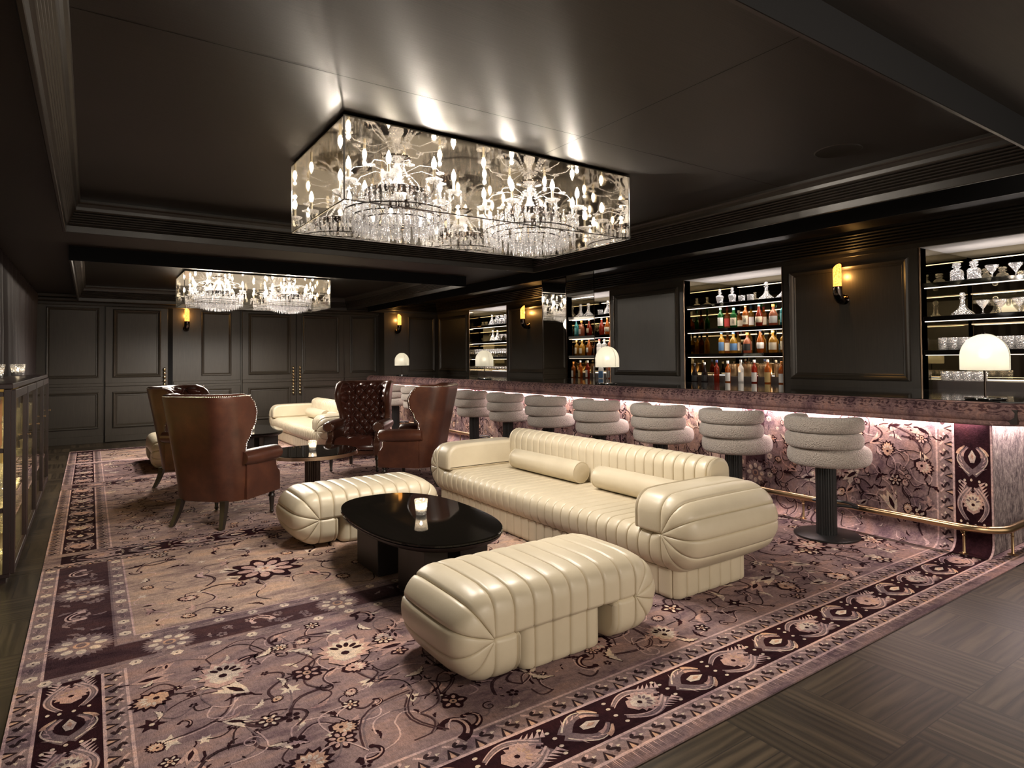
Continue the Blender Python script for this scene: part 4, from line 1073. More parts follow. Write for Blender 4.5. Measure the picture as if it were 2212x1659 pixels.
    for s in (-1, 1):
        m = MB(); m.lathe([(.026, .205), (.028, .19), (.020, .182), (.030, .168), (.031, .155), (.022, .145), (.023, .13), (.015, .03), (.020, .02), (.016, .006), (.012, 0)], 16, s * .295, .295, 0); m.build('leg', M['leg'], t)
        m = MB(); L = []
        for k in range(9):
            f = k / 8; x = s * (.215 + .03 * f ** 1.5); y = -.24 - .07 * f ** 1.6; z = .22 * (1 - f); h = lerp(.026, .017, f)
            L.append([(x - h, y - h, z), (x + h, y - h, z), (x + h, y + h, z), (x - h, y + h, z)])
        m.loft(list(reversed(L)), True); m.build('leg', M['leg'], t)
    return t
R45 = math.radians
c0 = make_chair()
CH = [((.97, 6.02), -47.8, 'brown leather wingback armchair seen from behind, nearest the camera at left'), ((.99, 7.97), -128, 'brown wingback armchair behind the one seen from behind, tufted wing top showing'),
      ((2.92, 7.80), 141.5, 'wingback armchair facing the camera, deep-buttoned dark brown leather back and seat'), ((3.12, 6.52), 45, 'brown wingback armchair seen from its side beside the far end of the cream sofa')]
for i, ((x, y), a, lb) in enumerate(CH):
    if i == 0: c0.location = (x, y, FH); c0.rotation_euler = (0, 0, R45(a)); c0['label'] = lb; c0['group'] = 'wingback armchairs'
    else: dup(c0, (x, y, FH), R45(a), lb, 'wingback armchairs')

# ------------------------------------------------------------------ tables
def pebble(hx, hy, e, n=72):
    o = []
    for i in range(n):
        a = 2 * PI * i / n; c, s = cos(a), sin(a)
        o.append((hx * (1 if c >= 0 else -1) * abs(c) ** (2 / e), hy * (1 if s >= 0 else -1) * abs(s) ** (2 / e)))
    return o
def make_ctable():
    t = thing('coffee_table', '', 'table')
    def lp(k, z, dx=0): return [(x * (1 - k), y * (1 - k * .6), z) for x, y in pebble(.41, .742, 2.5)]
    m = MB(); m.loft([lp(.03, .352), lp(.0, .36), lp(0, .368), lp(.012, .374)]); m.build('top', M['gloss'], t)
    m = MB(); m.loft([lp(.10, .318), lp(.03, .336), lp(.012, .352)]); m.build('rim', M['blackwood'], t)
    for x0, x1, y0, y1 in ((-.25, -.10, .05, .42), (-.22, -.07, -.56, -.20), (.10, .30, -.40, -.10), (.08, .26, .15, .52)):
        m = MB(); m.box(x0, x1, y0, y1, 0, .32, .006); m.build('leg', M['blackwood'], t)
    return t
ct = make_ctable(); ct.location = (1.779, 3.755, FH); ct['label'] = 'oval black glass-topped coffee table between the two cream ottomans'; ct['group'] = 'black coffee tables'
dup(ct, (2.0, 9.95, FH), 0, 'dark oval coffee table behind the armchairs, in front of the far sofa', 'black coffee tables')
rt = thing('side_table', 'round black glass table with bronze rim and fluted column between the armchairs', 'table', (1.93, 6.58, FH))
m = MB(); m.lathe([(.001, .440), (.452, .440), (.456, .446), (.452, .452), (.001, .452)], 64); m.build('top', M['gloss'], rt)
m = MB(); m.lathe([(.44, .412), (.462, .412), (.462, .446), (.4565, .447), (.4565, .44), (.44, .44)], 64, caps=False); m.build('rim', M['bronze'], rt)
m = MB(); m.lathe([(.078, .015), (.078, .44)], 120, flute=lambda f: 1 - .09 * abs(sin(f * PI * 20)) ** 3); m.build('column', M['darkpole'], rt, sharp=25)
m = MB(); m.lathe([(.001, 0), (.23, 0), (.235, .006), (.23, .016), (.001, .016)], 48); m.build('base', M['darkpole'], rt)

# ------------------------------------------------------------ votive glasses
def make_votive():
    t = thing('votive_glass', '', 'candle holder')
    n = 64; fl = lambda f: 1 + .03 * sin(f * 2 * PI * 16)
    m = MB(); m.lathe([(.001, .0), (.031, .0), (.034, .004), (.0355, .03), (.044, .098), (.041, .099), (.033, .032), (.030, .014), (.001, .012)], n, flute=fl); m.build('cup', M['cutglass'], t)
    m = MB(); m.lathe([(.001, .0145), (.024, .0145), (.025, .018), (.025, .036), (.001, .036)], 20); wx = m.build('candle', LB['white'], t)
    m = MB(); m.lathe([(.001, .038), (.005, .044), (.0055, .05), (.003, .060), (.0005, .07)], 10); m.build('flame', M['flame'], wx)
    return t
v0 = make_votive()
VO = [((1.805, 3.74, FH + .3745), 'cut-glass votive candle on the oval coffee table in the foreground'), ((1.943, 6.62, FH + .4525), 'cut-glass votive candle on the round side table'),
      ((1.965, 9.72, FH + .3745), 'cut-glass votive candle on the far coffee table, behind the armchair'), ((-.66, 6.75, 1.2775), 'wide glass votive on the cabinet, cut by the left edge of the photo'), ((-.62, 8.2, 1.2775), 'glass votive on the cabinet, farther from the camera')]
for i, (loc, lb) in enumerate(VO):
    if i == 0: o = v0; v0.location = loc; v0['label'] = lb; v0['group'] = 'glass votive candles'
    else: o = dup(v0, loc, 0, lb, 'glass votive candles')
    if i > 2: o.scale = (1.5, 1.5, 1.2)
    light('candle_light', 'POINT', Vector(loc) + Vector((0, 0, .06)), .35, (1, .72, .42), .008)
# ------------------------------------------------------------- chandeliers
CASE = (1.082, 3.13, 3.125, 4.13, 2.235, 2.672)
def make_case(dy, lb):
    x0, x1, y0, y1, z0, z1 = CASE; cx, cy = (x0 + x1) / 2, (y0 + y1) / 2; a, b = (x1 - x0) / 2, (y1 - y0) / 2; h = z1 - z0
    t = thing('chandelier_case', lb, 'light fixture', (cx, cy + dy, z0), 0, 'mirrored glass chandelier cases')
    for nm, bx, mt in (('side_pane', (-a, a, -b, -b + .006, .006, h), 'caseglass'), ('mirror_pane', (-a, a, b - .006, b, .006, h), 'oneway'), ('side_pane', (-a, -a + .006, -b + .006, b - .006, .006, h), 'caseglass'), ('mirror_pane', (a - .006, a, -b + .006, b - .006, .006, h), 'oneway')):
        m = MB(); m.box(*bx); m.build(nm, M[mt], t)
    m = MB(); m.box(-a, a, -b, b, h, h + .006); m.build('top_plate', M['casetop'], t)
    m = MB(); m.box(-a + .05, a - .05, -b + .05, b - .05, h + .006, ZT - z0); m.build('ceiling_mount', M['fascia'], t)
    m = MB()
    for sx in (-1, 1):
        for sy in (-1, 1): m.box(sx * a - .003, sx * a + .003, sy * b - .003, sy * b + .003, 0, h)
    for sy in (-1, 1): m.box(-a, a, sy * b - .003, sy * b + .003, -.002, .003)
    for sx in (-1, 1): m.box(sx * a - .003, sx * a + .003, -b, b, -.002, .003)
    m.build('edge_trim', M['chrome'], t); return t
make_case(0, 'large mirrored glass box holding two crystal chandeliers on the near coffer ceiling')
make_case(6.57, 'smaller-looking mirrored glass chandelier box on the far coffer ceiling')
def make_chandelier():
    t = thing('crystal_chandelier', '', 'chandelier')
    m = MB(); m.lathe([(.001, 0), (.09, 0), (.092, -.006), (.05, -.02), (.02, -.03), (.001, -.03)][::-1], 24); m.build('canopy', M['chrome'], t)
    m = MB(); m.lathe([(.012, -.24), (.030, -.225), (.022, -.205), (.042, -.19), (.040, -.165), (.020, -.13), (.018, -.10), (.030, -.085), (.045, -.075), (.022, -.06), (.016, -.03)], 16); m.build('stem', M['crystal'], t)
    m = MB(); m.lathe([(.200, -.262), (.208, -.26), (.208, -.215), (.200, -.213), (.196, -.215), (.196, -.26)], 40, caps=False); m.lathe([(.10, -.232), (.195, -.25), (.195, -.254), (.10, -.236)], 24, caps=False); m.build('band', M['darkchrome'], t)
    dm = MB(); dm.lathe([(.0006, -.082), (.004, -.062), (.0085, -.048), (.0075, -.02), (.003, -.008), (.003, -.004), (.0065, .002), (.006, .008), (.001, .012)], 6, smooth=False)
    proto = None; nd = 0
    def drop(x, y, z, s=1.):
        nonlocal proto
        if proto is None: o = proto = dm.build('crystal_drop', M['crystal'], t)
        else: o = proto.copy(); COL.objects.link(o); o.parent = t
        o.location = (x, y, z); o.scale = (1, 1, s)
    for k, (r, z, n, s) in enumerate(((.325, -.362, 26, 1.05), (.275, -.386, 22, 1.1), (.215, -.405, 16, 1.1), (.10, -.42, 8, 1.1))):
        for i in range(n): a = 2 * PI * (i + .5 * k) / n; drop(r * cos(a), r * sin(a), z, s)
    cm = MB()
    for r, z, n, s in ((.335, -.262, 30, 1.1), (.30, -.29, 28, 1.1), (.25, -.30, 26, 1.1), (.205, -.27, 26, 1.1), (.18, -.33, 20, 1.15), (.245, -.398, 24, 1.1), (.185, -.412, 18, 1.1), (.15, -.42, 14, 1.1), (.06, -.425, 9, 1.1)):
        for i in range(n):
            a = 2 * PI * (i + .37) / n; ox, oy = r * cos(a), r * sin(a); o_ = len(cm.v)
            cm.add([(x + ox, y + oy, zz * s + z) for x, y, zz in dm.v], dm.f, False)
    cm.build('crystal_skirt', M['crystal'], t)['kind'] = 'stuff'
    m = MB(); m.sphere((0, 0, -.485), .032, 10, 8); m.lathe([(.003, -.46), (.004, -.24)], 6); m.build('crystal_ball', M['crystal'], t)
    m = MB()
    for r, z in ((.33, -.352), (.275, -.378), (.215, -.398)): m.lathe([(r + .003, z - .003), (r + .003, z + .003), (r - .003, z + .003), (r - .003, z - .003), (r + .003, z - .003)], 36, caps=False)
    for k in range(8):
        a = 2 * PI * k / 8; m.tube([(.205 * cos(a), .205 * sin(a), -.25), (.28 * cos(a), .28 * sin(a), -.32), (.33 * cos(a), .33 * sin(a), -.352), (.215 * cos(a), .215 * sin(a), -.398)], .002, 5)
    m.build('skirt_frame', M['darkchrome'], t)
    m = MB()
    for r, z, n in ((.206, -.225, 44), (.206, -.243, 44), (.33, -.345, 60), (.30, -.275, 56), (.15, -.32, 32)):
        for i in range(n): a = 2 * PI * i / n; m.sphere((r * cos(a), r * sin(a), z), .0065, 5, 4)
    m.build('bead_fringe', M['crystal'], t)['kind'] = 'stuff'
    for i in range(8):
        a = 2 * PI * (i + .3) / 8; ca, sa = cos(a), sin(a)
        def q(r, z): return (r * ca, r * sa, z)
        m = MB(); m.tube([q(.195, -.245), q(.215, -.275), (q(.25, -.298)), q(.29, -.300), q(.325, -.285), q(.348, -.255), q(.355, -.222)], .0062, 8); am = m.build('arm', M['chrome'], t)
        m = MB(); m.lathe([(.006, -.225), (.030, -.222), (.050, -.206), (.052, -.202), (.030, -.214), (.006, -.217)], 16, .355 * ca, .355 * sa, 0, caps=False); m.build('drip_cup', M['crystal'], am)
        m = MB(); m.lathe([(.0085, -.218), (.0085, -.142)], 10, .355 * ca, .355 * sa, 0); m.build('candle_sleeve', LB['cream'], am)
        m = MB(); m.lathe([(.006, -.143), (.0125, -.128), (.0155, -.112), (.0125, -.092), (.005, -.074), (.0008, -.064)], 12, .355 * ca, .355 * sa, 0); m.build('bulb', M['bulb'], am)
        for k in range(3): b = 2 * PI * k / 3 + a; drop(.355 * ca + .046 * cos(b), .355 * sa + .046 * sin(b), -.222, .95)
        m = MB(); a2 = a + PI / 8
        for k in range(17):
            f = k / 16; r = lerp(.045, .205, f); z = -.06 - .155 * f - .05 * sin(PI * f); m.sphere((r * cos(a2), r * sin(a2), z), .0075, 6, 4)
        m.build('bead_strand', M['crystal'], t)
        m = MB(); m.tube([(.04 * cos(a2), .04 * sin(a2), -.10), (.16 * cos(a2), .16 * sin(a2), -.06), (.27 * cos(a2), .27 * sin(a2), -.085), (.30 * cos(a2), .30 * sin(a2), -.12)], .0025, 5)
        for k in range(6): b = 2 * PI * k / 6; m.sphere((.30 * cos(a2) + .018 * cos(b), .30 * sin(a2) + .018 * sin(b), -.125), .011, 6, 4, sz=.5)
        m.build('glass_rosette', M['crystal'], t)
    return t
ch0 = make_chandelier(); CL = []
for i, (x, y, lb) in enumerate(((1.60, 3.63, 'left crystal chandelier inside the near mirrored glass box'), (2.63, 3.63, 'right crystal chandelier inside the near mirrored glass box'),
                                (1.60, 10.2, 'left crystal chandelier inside the far mirrored glass box'), (2.63, 10.2, 'right crystal chandelier inside the far mirrored glass box'))):
    if i == 0: ch0.location = (x, y, CASE[5]); ch0['label'] = lb; ch0['group'] = 'crystal chandeliers'; ch0['category'] = 'chandelier'
    else: dup(ch0, (x, y, CASE[5]), .37 * i, lb, 'crystal chandeliers')
    for k in range(4):
        a = 2 * PI * (2 * k + .3) / 8 + .37 * i
        light('chandelier_bulb', 'POINT', (x + .355 * cos(a), y + .355 * sin(a), CASE[5] - .050), 6.5 if i < 2 else 10, (1, .90, .80), .012)
    light('chandelier_down_fill', 'SPOT', (x, y, CASE[5] - .54), 40 if i < 2 else 72, (1, .905, .80), .13, spread=3.08)  # added spot under the crystals, brightens the room below but not the coffer

# ----------------------------------------------------- bottles and glassware
def bottle(kind, liq, lab, cap, hs=1., text=None):
    P = {'std': ([(.001, 0), (.034, 0), (.037, .005), (.0375, .165), (.034, .185), (.017, .207), (.0135, .218), (.0135, .262)], .0155, .03, (.035, .14), 1),
         'tall': ([(.001, 0), (.031, 0), (.034, .005), (.0345, .19), (.030, .212), (.015, .232), (.013, .24), (.013, .285)], .015, .035, (.04, .15), 1),
         'squat': ([(.001, 0), (.045, 0), (.049, .006), (.050, .10), (.047, .128), (.034, .155), (.018, .172), (.015, .185), (.015, .222)], .019, .03, (.03, .105), 1),
         'pear': ([(.001, 0), (.030, 0), (.036, .01), (.046, .07), (.047, .10), (.040, .145), (.022, .19), (.015, .215), (.014, .262)], .0155, .03, (.05, .12), 1),
         'square': ([(.001, 0), (.034, 0), (.037, .005), (.037, .16), (.033, .18), (.016, .195), (.014, .205), (.014, .245)], .0165, .03, (.03, .13), 4),
         'cognac': ([(.001, 0), (.036, 0), (.041, .006), (.043, .06), (.040, .13), (.024, .175), (.014, .20), (.0125, .262)], .0145, .03, (.03, .11), 1)}[kind]
    pr, cr, chh, (l0, l1), sq = P
    fl = None
    if sq == 4: fl = lambda f: min(1.28, 1 / max(abs(cos(2 * PI * f)), abs(sin(2 * PI * f)))) * .96
    t = thing('bottle', '', 'bottle')
    m = MB(); m.lathe([(r, z * hs) for r, z in pr], 20, flute=fl); m.build('glass_body', LQ[liq], t)
    zt = pr[-1][1] * hs
    m = MB(); m.lathe([(cr, zt - chh * .5), (cr, zt + chh * .4), (cr * .9, zt + chh * .45), (.001, zt + chh * .45)], 14); m.build('cap', LB[cap], t)
    if lab:
        R = max(r for r, z in pr) * (1.0 if sq == 1 else .985) + .0012; L = []
        for k in range(5):
            z = lerp(l0, l1, k / 4) * hs; row = []
            rr = R
            for (ra, za), (rb, zb) in zip(pr, pr[1:]):
                if za * hs <= z <= zb * hs and zb > za: rr = lerp(ra, rb, (z / hs - za) / (zb - za)) + .0014
            for j in range(13):
                a = PI + lerp(-1.05, 1.05, j / 12); q = fl((a % (2 * PI)) / (2 * PI)) if fl else 1; row.append((rr * q * cos(a), rr * q * sin(a), z))
            L.append(row)
        m = MB(); m.grid(L); lo_ = m.build('label', LB[lab], t)
        if text:
            cu = bpy.data.curves.new('label_writing', 'FONT'); cu.body = '\n'.join(text); cu.size = .034; cu.align_x = 'CENTER'; cu.space_line = .85
            to = bpy.data.objects.new('label_writing', cu); COL.objects.link(to); dg = bpy.context.evaluated_depsgraph_get(); me = bpy.data.meshes.new_from_object(to.evaluated_get(dg)); bpy.data.objects.remove(to)
            zc = (l0 + l1) / 2 * hs; ms = [v.co.copy() for v in me.vertices]; cy_ = (min(v.y for v in ms) + max(v.y for v in ms)) / 2
            for v in me.vertices: v.co = (-math.sqrt(max(0, (R + .003) ** 2 - v.co.x ** 2)), -v.co.x, v.co.y - cy_ + zc)
            me.materials.clear(); me.materials.append(LB['black']); to = bpy.data.objects.new('label_writing', me); COL.objects.link(to); to.parent = lo_
    return t
BN = 0
def put_bottle(loc, spec, lb, grp):
    t = bottle(*spec); t.location = loc; t.rotation_euler = (0, 0, .30 + .3 * rnd.random()); t['label'] = lb; t['group'] = grp; return t
Z1, Z2, Z3, ZLo, ZLi = 2.0935, 1.7725, 1.4515, 1.0605, 1.1555
G3 = 'bottles in the niche beside the mirrored column'
ORD = ['first', 'second', 'third', 'fourth', 'fifth', 'sixth', 'seventh', 'eighth']
def row(items, z, where, grp):
    for i, (x, y, spec, desc) in enumerate(items): put_bottle((x, y, z), spec, '%s, %s from left, %s' % (desc, ORD[i], where), grp)
row([(6.75, 5.13, ('std', 'green', 'white', 'white', 1.0), 'green bottle with pale label'), (6.75, 4.93, ('square', 'green', 'cream', 'teal', .98, '白州'), 'square green bottle with a cream label'),
     (6.75, 4.76, ('std', 'amber', 'cream', 'gold', 1.02, '山崎'), 'amber bottle with cream label and gold cap'), (6.75, 4.57, ('pear', 'red', 'cream', 'teal', 1.0), 'red-brown bottle with a round cream label'),
     (6.75, 4.38, ('squat', 'pink', 'white', 'orange', 1.1), 'broad bottle of pinkish whisky'), (6.75, 4.25, ('std', 'teal', 'teal', 'navy', 1.), 'blue bottle at the shelf edge')], Z2, 'middle niche upper bottle shelf', G3)
row([(6.98, 5.20, ('std', 'amber', 'red', 'red', 1.0), 'red-capped amber bottle'), (6.98, 5.02, ('squat', 'amber', 'cream', 'cream', 1.), 'squat amber bottle'), (6.98, 4.84, ('std', 'gold', 'white', 'blue', 1.0), 'gold bottle with a blue cap'), (6.98, 4.66, ('square', 'amber', 'cream', 'red', 1.), 'square amber bottle')], Z2, 'middle niche upper bottle shelf back row', G3)
row([(6.75, 5.12, ('std', 'gold', 'blue', 'blue', 1.02), 'blue-labelled bottle with blue neck'), (6.75, 4.94, ('squat', 'olive', 'blue', 'blue', 1.18), 'round-shouldered bottle with a blue label'), (6.75, 4.74, ('squat', 'pink', 'black', 'orange', 1.08), 'broad bottle with dark shield label'),
     (6.75, 4.56, ('pear', 'amber', 'white', 'navy', 1.05), 'amber bottle with white label, violet cap'), (6.75, 4.39, ('squat', 'gold', 'cream', 'gold', 1.15), 'gold bottle with a yellow cap'), (6.75, 4.25, ('std', 'gold', 'cream', 'gold', .95), 'gold bottle cut by the panel')], Z3, 'middle niche lower bottle shelf', G3)
row([(6.98, 5.20, ('std', 'amber', 'cream', 'cream', 1.), 'amber bottle'), (6.98, 5.04, ('std', 'olive', 'cream', 'red', 1.), 'olive bottle with a red cap'), (6.98, 4.87, ('tall', 'gold', 'cream', 'grey', 1.), 'tall gold bottle')], Z3, 'middle niche lower bottle shelf back row', G3)
row([(6.68, 5.50, ('cognac', 'dark', 'black', 'black', .96), 'dark wine-coloured bottle'), (6.68, 5.34, ('cognac', 'dark', 'black', 'white', 1.0), 'black bottle with a silver cap'), (6.68, 5.15, ('tall', 'red', None, 'navy', 1.02), 'bright red bottle with a blue cap'), (6.68, 4.98, ('tall', 'amber', 'white', 'white', .98), 'amber bottle with a white label'),
     (6.68, 4.79, ('tall', 'clear', 'white', 'grey', 1.02), 'clear bottle with a white label'), (6.68, 4.60, ('tall', 'red', 'white', 'white', 1.02), 'red-brown bottle with a pale label'), (6.68, 4.42, ('std', 'amber', 'gold', 'white', 1.12), 'amber bottle with a gold label'), (6.68, 4.24, ('tall', 'amber', 'white', 'orange', .95), 'amber bottle with an orange cap')], ZLo, 'middle niche bottom ledge', G3)
G2 = 'bottles in the half-hidden niche'
row([(6.75, 7.39, ('pear', 'red', None, 'white', 1.), 'red decanter-shaped bottle'), (6.75, 7.26, ('pear', 'amber', 'cream', 'orange', 1.), 'amber decanter-shaped bottle'), (6.98, 7.5, ('squat', 'amber', 'cream', 'cream', 1), 'squat amber bottle')], Z2, 'upper bottle shelf beside mirrored column', G2)
row([(6.75, 7.45, ('square', 'clear', 'white', 'red', 1.), 'square white bottle with a red cap'), (6.75, 7.33, ('square', 'clear', 'white', 'grey', 1.), 'square clear bottle'), (6.75, 7.2, ('std', 'pink', 'red', 'red', 1.02), 'pink bottle with a red label')], Z3, 'lower bottle shelf beside mirrored column', G2)
row([(6.68, 7.34, ('square', 'clear', 'blue', 'white', 1.1), 'square bottle with a blue and white label'), (6.68, 7.17, ('tall', 'pink', 'white', 'white', 1.), 'pinkish bottle')], ZLo, 'bottom ledge beside mirrored column', G2)

def decanter(kind):
    t = thing('decanter', '', 'decanter')
    sq = lambda f: min(1.25, 1 / max(abs(cos(2 * PI * f)), abs(sin(2 * PI * f)))) * .95
    st = {'ship': [(.001, 0), (.088, 0), (.095, .008), (.088, .024), (.055, .050), (.030, .080), (.020, .115), (.019, .150), (.027, .162), (.027, .168)],
          'urn': [(.001, 0), (.036, 0), (.040, .006), (.036, .03), (.046, .075), (.050, .10), (.040, .112), (.016, .122), (.016, .140), (.024, .148), (.024, .152)],
          'square': [(.001, 0), (.046, 0), (.048, .006), (.048, .10), (.040, .118), (.022, .128), (.022, .142), (.032, .150), (.032, .155)],
          'bell': [(.001, 0), (.072, 0), (.076, .008), (.060, .05), (.036, .10), (.020, .13), (.017, .155), (.024, .165), (.024, .17)],
          'stack': [(.001, 0), (.038, 0), (.042, .006), (.052, .075), (.040, .078), (.034, .085), (.036, .15), (.030, .152)]}[kind]
    m = MB(); m.lathe(st, 28, flute=sq if kind == 'square' else (lambda f: 1 + .02 * sin(2 * PI * 14 * f)) if kind != 'ship' else None); m.build('body', M['cutglass'], t)
    zt = st[-1][1]
    if kind in ('ship', 'bell'):
        m = MB(); m.lathe([(.012, zt - .02), (.012, zt + .004)], 10); m.sphere((0, 0, zt + .028), .026 if kind == 'ship' else .02, 14, 10)
    elif kind == 'square':
        m = MB(); m.lathe([(.018, zt - .02), (.018, zt + .006), (.033, zt + .012), (.035, zt + .026), (.030, zt + .030), (.001, zt + .030)], 16)
    else:
        m = MB(); m.lathe([(.011, zt - .02), (.012, zt + .004), (.018, zt + .014), (.014, zt + .024), (.020, zt + .040), (.016, zt + .046), (.001, zt + .046)], 12)
    if kind != 'stack': m.build('stopper', M['crystal'], t)
    else: m.v = []; m.f = []
    return t
GD = 'cut-glass decanters in the niches'
for kind, x, y, z, lb in (('urn', 6.82, 5.19, Z1, 'urn-shaped crystal decanter at the left of the top shelf above the bottles'), ('urn', 6.82, 5.0, Z1, 'second urn-shaped crystal decanter on the top shelf above the bottles'),
                          ('ship', 6.80, 4.50, Z1, 'wide-based ship decanter with a ball stopper on the top shelf above the bottles'), ('ship', 6.82, 4.28, Z1, 'ship decanter cut by the panel edge, right end of the top shelf above the bottles'),
                          ('square', 6.85, 2.51, Z1, 'square cut-glass decanter, left one on the top shelf of the right-hand niche'), ('square', 6.85, 2.37, Z1, 'square cut-glass decanter, right one on the top shelf of the right-hand niche'),
                          ('ship', 6.80, 2.45, Z2, 'ship decanter with ball stopper on the second shelf of the right-hand niche'), ('bell', 6.75, 7.24, Z1, 'bell-shaped decanter on the top shelf just right of the mirrored column'),
                          ('bell', 6.76, 10.67, Z1, 'long-necked decanter on the top shelf of the far niche'), ('square', 6.76, 10.48, Z1, 'square decanter beside the long-necked one in the far niche'), ('square', 6.76, 10.31, Z1, 'middle square decanter on the top shelf of the far niche'),
                          ('square', 6.76, 10.16, Z1, 'rightmost square decanter on the top shelf of the far niche'), ('bell', 6.76, 10.64, Z2, 'left bell decanter on the second shelf of the far niche'), ('bell', 6.78, 10.50, Z2, 'right bell decanter on the second shelf of the far niche')):
    d = decanter(kind); d.location = (x, y, z); d['label'] = lb; d['group'] = GD
def glass(name, cat, prof, n=20, mat='thinglass', flute=None):
    t = MB(); t.lathe(prof, n, flute=flute); o = t.build(name, M[mat]); o['category'] = cat; return o
def spread(o, locs, lbs, grp):
    for i, loc in enumerate(locs):
        q = o if i == 0 else o.copy()
        if i: COL.objects.link(q)
        q.location = loc; q['label'] = lbs if isinstance(lbs, str) else lbs[i]; q['group'] = grp
tp = [(.001, 0), (.033, 0), (.036, .004), (.042, .088), (.040, .088), (.034, .012), (.001, .012)]
fl12 = lambda f: 1 + .025 * sin(2 * PI * 12 * f)
spread(glass('tumbler', 'glass', tp, 36, 'cutglass', fl12), [(6.82, 4.86, Z1), (6.80, 4.72, Z1)], ['crystal tumbler beside the urn decanters on the top shelf above the bottles', 'crystal tumbler left of the ship decanter on the top shelf above the bottles'], 'tumblers above the bottles')
spread(glass('tumbler', 'glass', tp, 36, 'cutglass', fl12), [(6.76, 7.43, Z1)], ['crystal tumbler on the top shelf just right of the mirrored column'], 'tumblers above the bottles')
hb = [(.001, 0), (.036, 0), (.038, .004), (.040, .118), (.038, .118), (.034, .012), (.001, .012)]
spread(glass('tumbler', 'glass', hb, 36, 'cutglass', fl12), [(6.80 + .09 * r, 2.62 - .087 * k, Z3) for r in range(2) for k in range(9)], 'highball tumbler in the tight rows on the third shelf behind the big lamp', 'highballs on the third shelf')
spread(glass('tumbler', 'glass', tp, 36, 'cutglass', fl12), [(6.84 + .09 * r, 2.62 - .090 * k, ZLi) for r in range(2) for k in range(4)], 'low tumbler in the rows on the bottom ledge behind the big lamp stem', 'low tumblers on the bottom ledge')
mg = [(.001, 0), (.030, 0), (.031, .003), (.006, .010), (.005, .05), (.012, .058), (.050, .112), (.052, .128), (.049, .128), (.010, .063), (.001, .06)]
spread(glass('martini_glass', 'glass', mg, 24, 'cutglass', None), [(6.82, 2.22, Z1), (6.84, 2.05, Z1), (6.74, 2.27, Z2), (6.78, 2.15, Z2), (6.74, 2.0, Z2)],
       ['left martini glass on the top shelf of the right-hand niche', 'right martini glass on the top shelf of the right-hand niche', 'left martini glass on the second shelf of the right-hand niche', 'middle martini glass on the second shelf of the right-hand niche', 'right martini glass on the second shelf of the right-hand niche'], 'martini glasses in the right-hand niche')
spread(glass('martini_glass', 'glass', mg, 16, 'cutglass', None), [(6.76, 10.33, Z2), (6.78, 10.2, Z2)], ['left martini glass on the second shelf of the far niche', 'right martini glass on the second shelf of the far niche'], 'martini glasses in the far niche')
wg = [(.001, 0), (.030, 0), (.030, .003), (.004, .008), (.0035, .07), (.02, .085), (.033, .11), (.030, .16), (.028, .16), (.030, .112), (.016, .09), (.001, .082)]
spread(glass('wine_glass', 'glass', wg, 12), [(6.72 + .09 * r, 11.25 - .085 * k, Z3) for r in range(2) for k in range(15)], 'wine glass in the rows on the third shelf of the far niche', 'wine glasses in the far niche')
cg = [(.001, 0), (.032, 0), (.032, .003), (.004, .008), (.0035, .06), (.03, .07), (.045, .10), (.043, .10), (.028, .074), (.001, .066)]
spread(glass('coupe_glass', 'glass', cg, 12), [(6.84 + .10 * r, 11.22 - .10 * k, ZLi) for r in range(2) for k in range(12)], 'coupe glass in the rows on the bottom ledge of the far niche', 'coupes in the far niche')
# polished canisters behind the bottom row
def canister():
    t = thing('ice_bucket', '', 'bucket')
    m = MB(); m.lathe([(.001, 0), (.078, 0), (.082, .006), (.082, .155), (.001, .155)], 32); m.build('body', M['brass'], t)
    m = MB(); m.lathe([(.083, .150), (.084, .158), (.05, .164), (.010, .166), (.008, .174), (.016, .180), (.014, .188), (.001, .190)], 32, caps=False); m.build('lid', M['brass'], t); return t
k0 = canister(); KL = [(7.0, 5.12), (7.0, 4.89), (7.0, 4.67), (7.0, 4.44)]
for i, (x, y) in enumerate(KL):
    lb = '%s brushed brass lidded bucket from the left behind the bottom bottles of the middle niche' % ORD[i]
    if i == 0: k0.location = (x, y, ZLi); k0['label'] = lb; k0['group'] = 'brass buckets'
    else: dup(k0, (x, y, ZLi), 0, lb, 'brass buckets')
dup(k0, (7.0, 7.30, ZLi), 0, 'brushed brass lidded bucket on the ledge right of the mirrored column', 'brass buckets')
# serving tray under the martini glasses
m = MB(); m.lathe([(.001, .0), (.17, .0), (.18, .003), (.185, .012), (.182, .012), (.17, .005), (.001, .004)], 40); tr = m.build('tray', M['brass']); tr.location = (6.81, 2.10, Z2 - .0005); tr.scale = (.75, 1, .35)
tag(tr, 'round polished tray under the martini glasses on the second shelf of the right-hand niche', 'tray')

# ---------------------------------------------------------- display cabinet
cb = thing('display_cabinet', 'low dark wood glass cabinet lit yellow inside at the left edge', 'cabinet', (-.42, 5.11, 0))
CW, CDp, CHt = .275, 3.90, 1.272; DW = CDp / 4
m = MB(); m.box(-CW, .012, -.012, CDp, CHt - .035, CHt, .004); m.build('top', M['cabinet'], cb)
m = MB(); m.box(-CW, -.02, .02, CDp, 0, .035); m.box(-CW, 0, 0, CDp, .035, .062, .003)
m.box(-CW, -CW + .02, 0, CDp, .06, CHt - .03); m.box(-CW, 0, CDp - .02, CDp, .06, CHt - .03)
for x in (-.036, -CW): m.box(x, x + .036, 0, .03, .06, CHt - .035, .003)
for z in (.45, .83, 1.19): m.box(-CW + .036, -.036, .002, .026, z, z + .030, .002)
m.build('frame', M['cabinet'], cb)
m = MB(); m.box(-CW + .045, -.045, .012, .016, .06, 1.19); m.build('end_pane', M['pane'], cb)
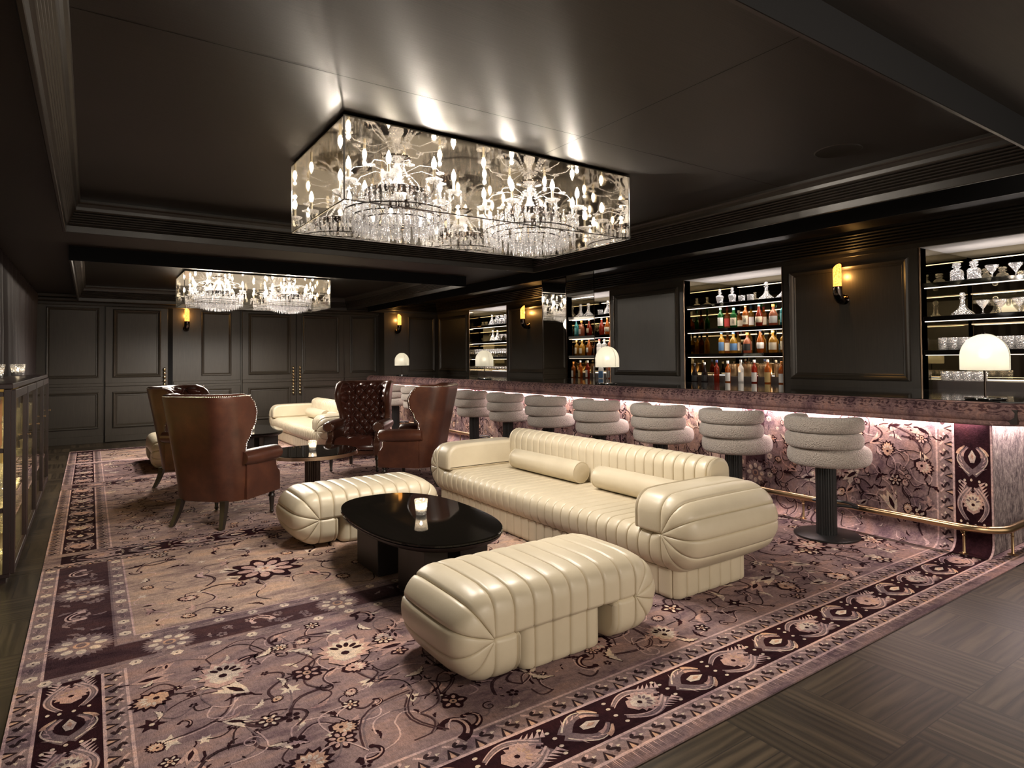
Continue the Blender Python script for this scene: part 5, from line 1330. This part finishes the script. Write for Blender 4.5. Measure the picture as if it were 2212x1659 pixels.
m = MB(); m.box(-CW + .02, -CW + .024, .01, CDp - .02, .06, CHt - .04); m.build('back_panel', simple('cabinet_back', (.34, .24, .09), .4), cb)
for i in range(4):
    y0, y1 = i * DW + .03, (i + 1) * DW; q = MB()
    q.box(-.004, .022, y0, y0 + .055, .05, CHt - .04, .003); q.box(-.004, .022, y1 - .055, y1 - .004, .05, CHt - .04, .003)
    q.box(-.003, .021, y0 + .054, y1 - .054, .052, .10, .003); q.box(-.003, .021, y0 + .054, y1 - .054, CHt - .10, CHt - .042, .003)
    d = q.build('door', M['cabinet'], cb)
    q = MB(); q.box(.004, .008, y0 + .05, y1 - .05, .09, CHt - .09); q.build('pane', M['pane'], d)
    q = MB(); q.lathe([(.004, 0), (.004, .012), (.009, .016), (.009, .022), (.001, .024)], 10); q.xf(Matrix.Translation((.022, y1 - .03, .86)) @ Matrix.Rotation(PI / 2, 4, 'Y')); q.build('knob', M['brass'], d)
for z in (.462, .842):
    q = MB(); q.box(-CW + .025, -.02, .03, CDp - .03, z - .006, z + .006); q.build('shelf', M['pane'], cb)
for z in (.448, .828, 1.2):
    q = MB(); q.box(-CW + .03, -CW + .045, .05, CDp - .05, z - .010, z); q.build('light_strip', M['ledy'], cb)
    light('cabinet_lamp', 'AREA', (-.42 - CW + .10, 5.11 + CDp / 2, z - .012), 1.6, (1, .74, .24), CDp - .2, .06, (0, 0, PI / 2), spread=1.3)
def in_cab(o, x, y, z, lb, cat=None):
    o.location = (x, y, z); o['label'] = lb
    if cat: o['category'] = cat
bx = thing('gift_box', 'amber bottle box with a brass clasp on the top tier of the yellow-lit cabinet', 'box', (-.565, 5.36, .849))
q = MB(); q.box(-.075, .075, -.055, .055, 0, .31, .003); q.build('body', LB['orange'], bx); q = MB(); q.box(.074, .080, -.02, .02, .15, .165); q.build('clasp', M['brass'], bx)
bo = bottle('std', 'dark', 'cream', 'black', 1.05); bo['group'] = 'cabinet contents'; in_cab(bo, -.535, 5.25, .0625, 'dark bottle with a cream label on the lowest tier of the yellow-lit cabinet')
bo.rotation_euler = (0, 0, PI / 2)
bw = [(.001, 0), (.03, 0), (.04, .006), (.075, .05), (.095, .075), (.09, .075), (.07, .05), (.001, .012)]
in_cab(glass('glass_bowl', 'bowl', bw, 36, 'cutglass', fl12), -.535, 5.42, .0625, 'cut-glass bowl on the lowest tier of the yellow-lit cabinet')
for i, (x, y, lb) in enumerate(((-.53, 5.28, 'nearest textured tumbler on the middle tier of the cabinet'), (-.60, 5.38, 'textured tumbler behind the nearest one on the middle tier of the cabinet'), (-.51, 5.48, 'textured tumbler farthest back on the middle tier of the cabinet'))):
    in_cab(glass('tumbler', 'glass', [(r * 1.15, z * 1.7) for r, z in tp], 36, 'cutglass', fl12), x, y, .469, lb)
for i, y in enumerate((6.4, 7.5, 8.4)):
    for k, z in enumerate((.0625, .469, .849)):
        in_cab(glass('tumbler', 'glass', [(r * 1.3, z * 1.5) for r, z in tp], 24, 'cutglass', fl12), -.56, y, z, 'glass behind door %s of the cabinet, %s tier' % (['two', 'three', 'four'][i], ['lowest', 'middle', 'top'][k]))
# unseen lamps added behind the camera to brighten the near ceiling and floor
for x in (1.6, 2.6): light('rear_fill_lamp', 'POINT', (x, -1.2, 2.5), 52, (1, .86, .72), .3)
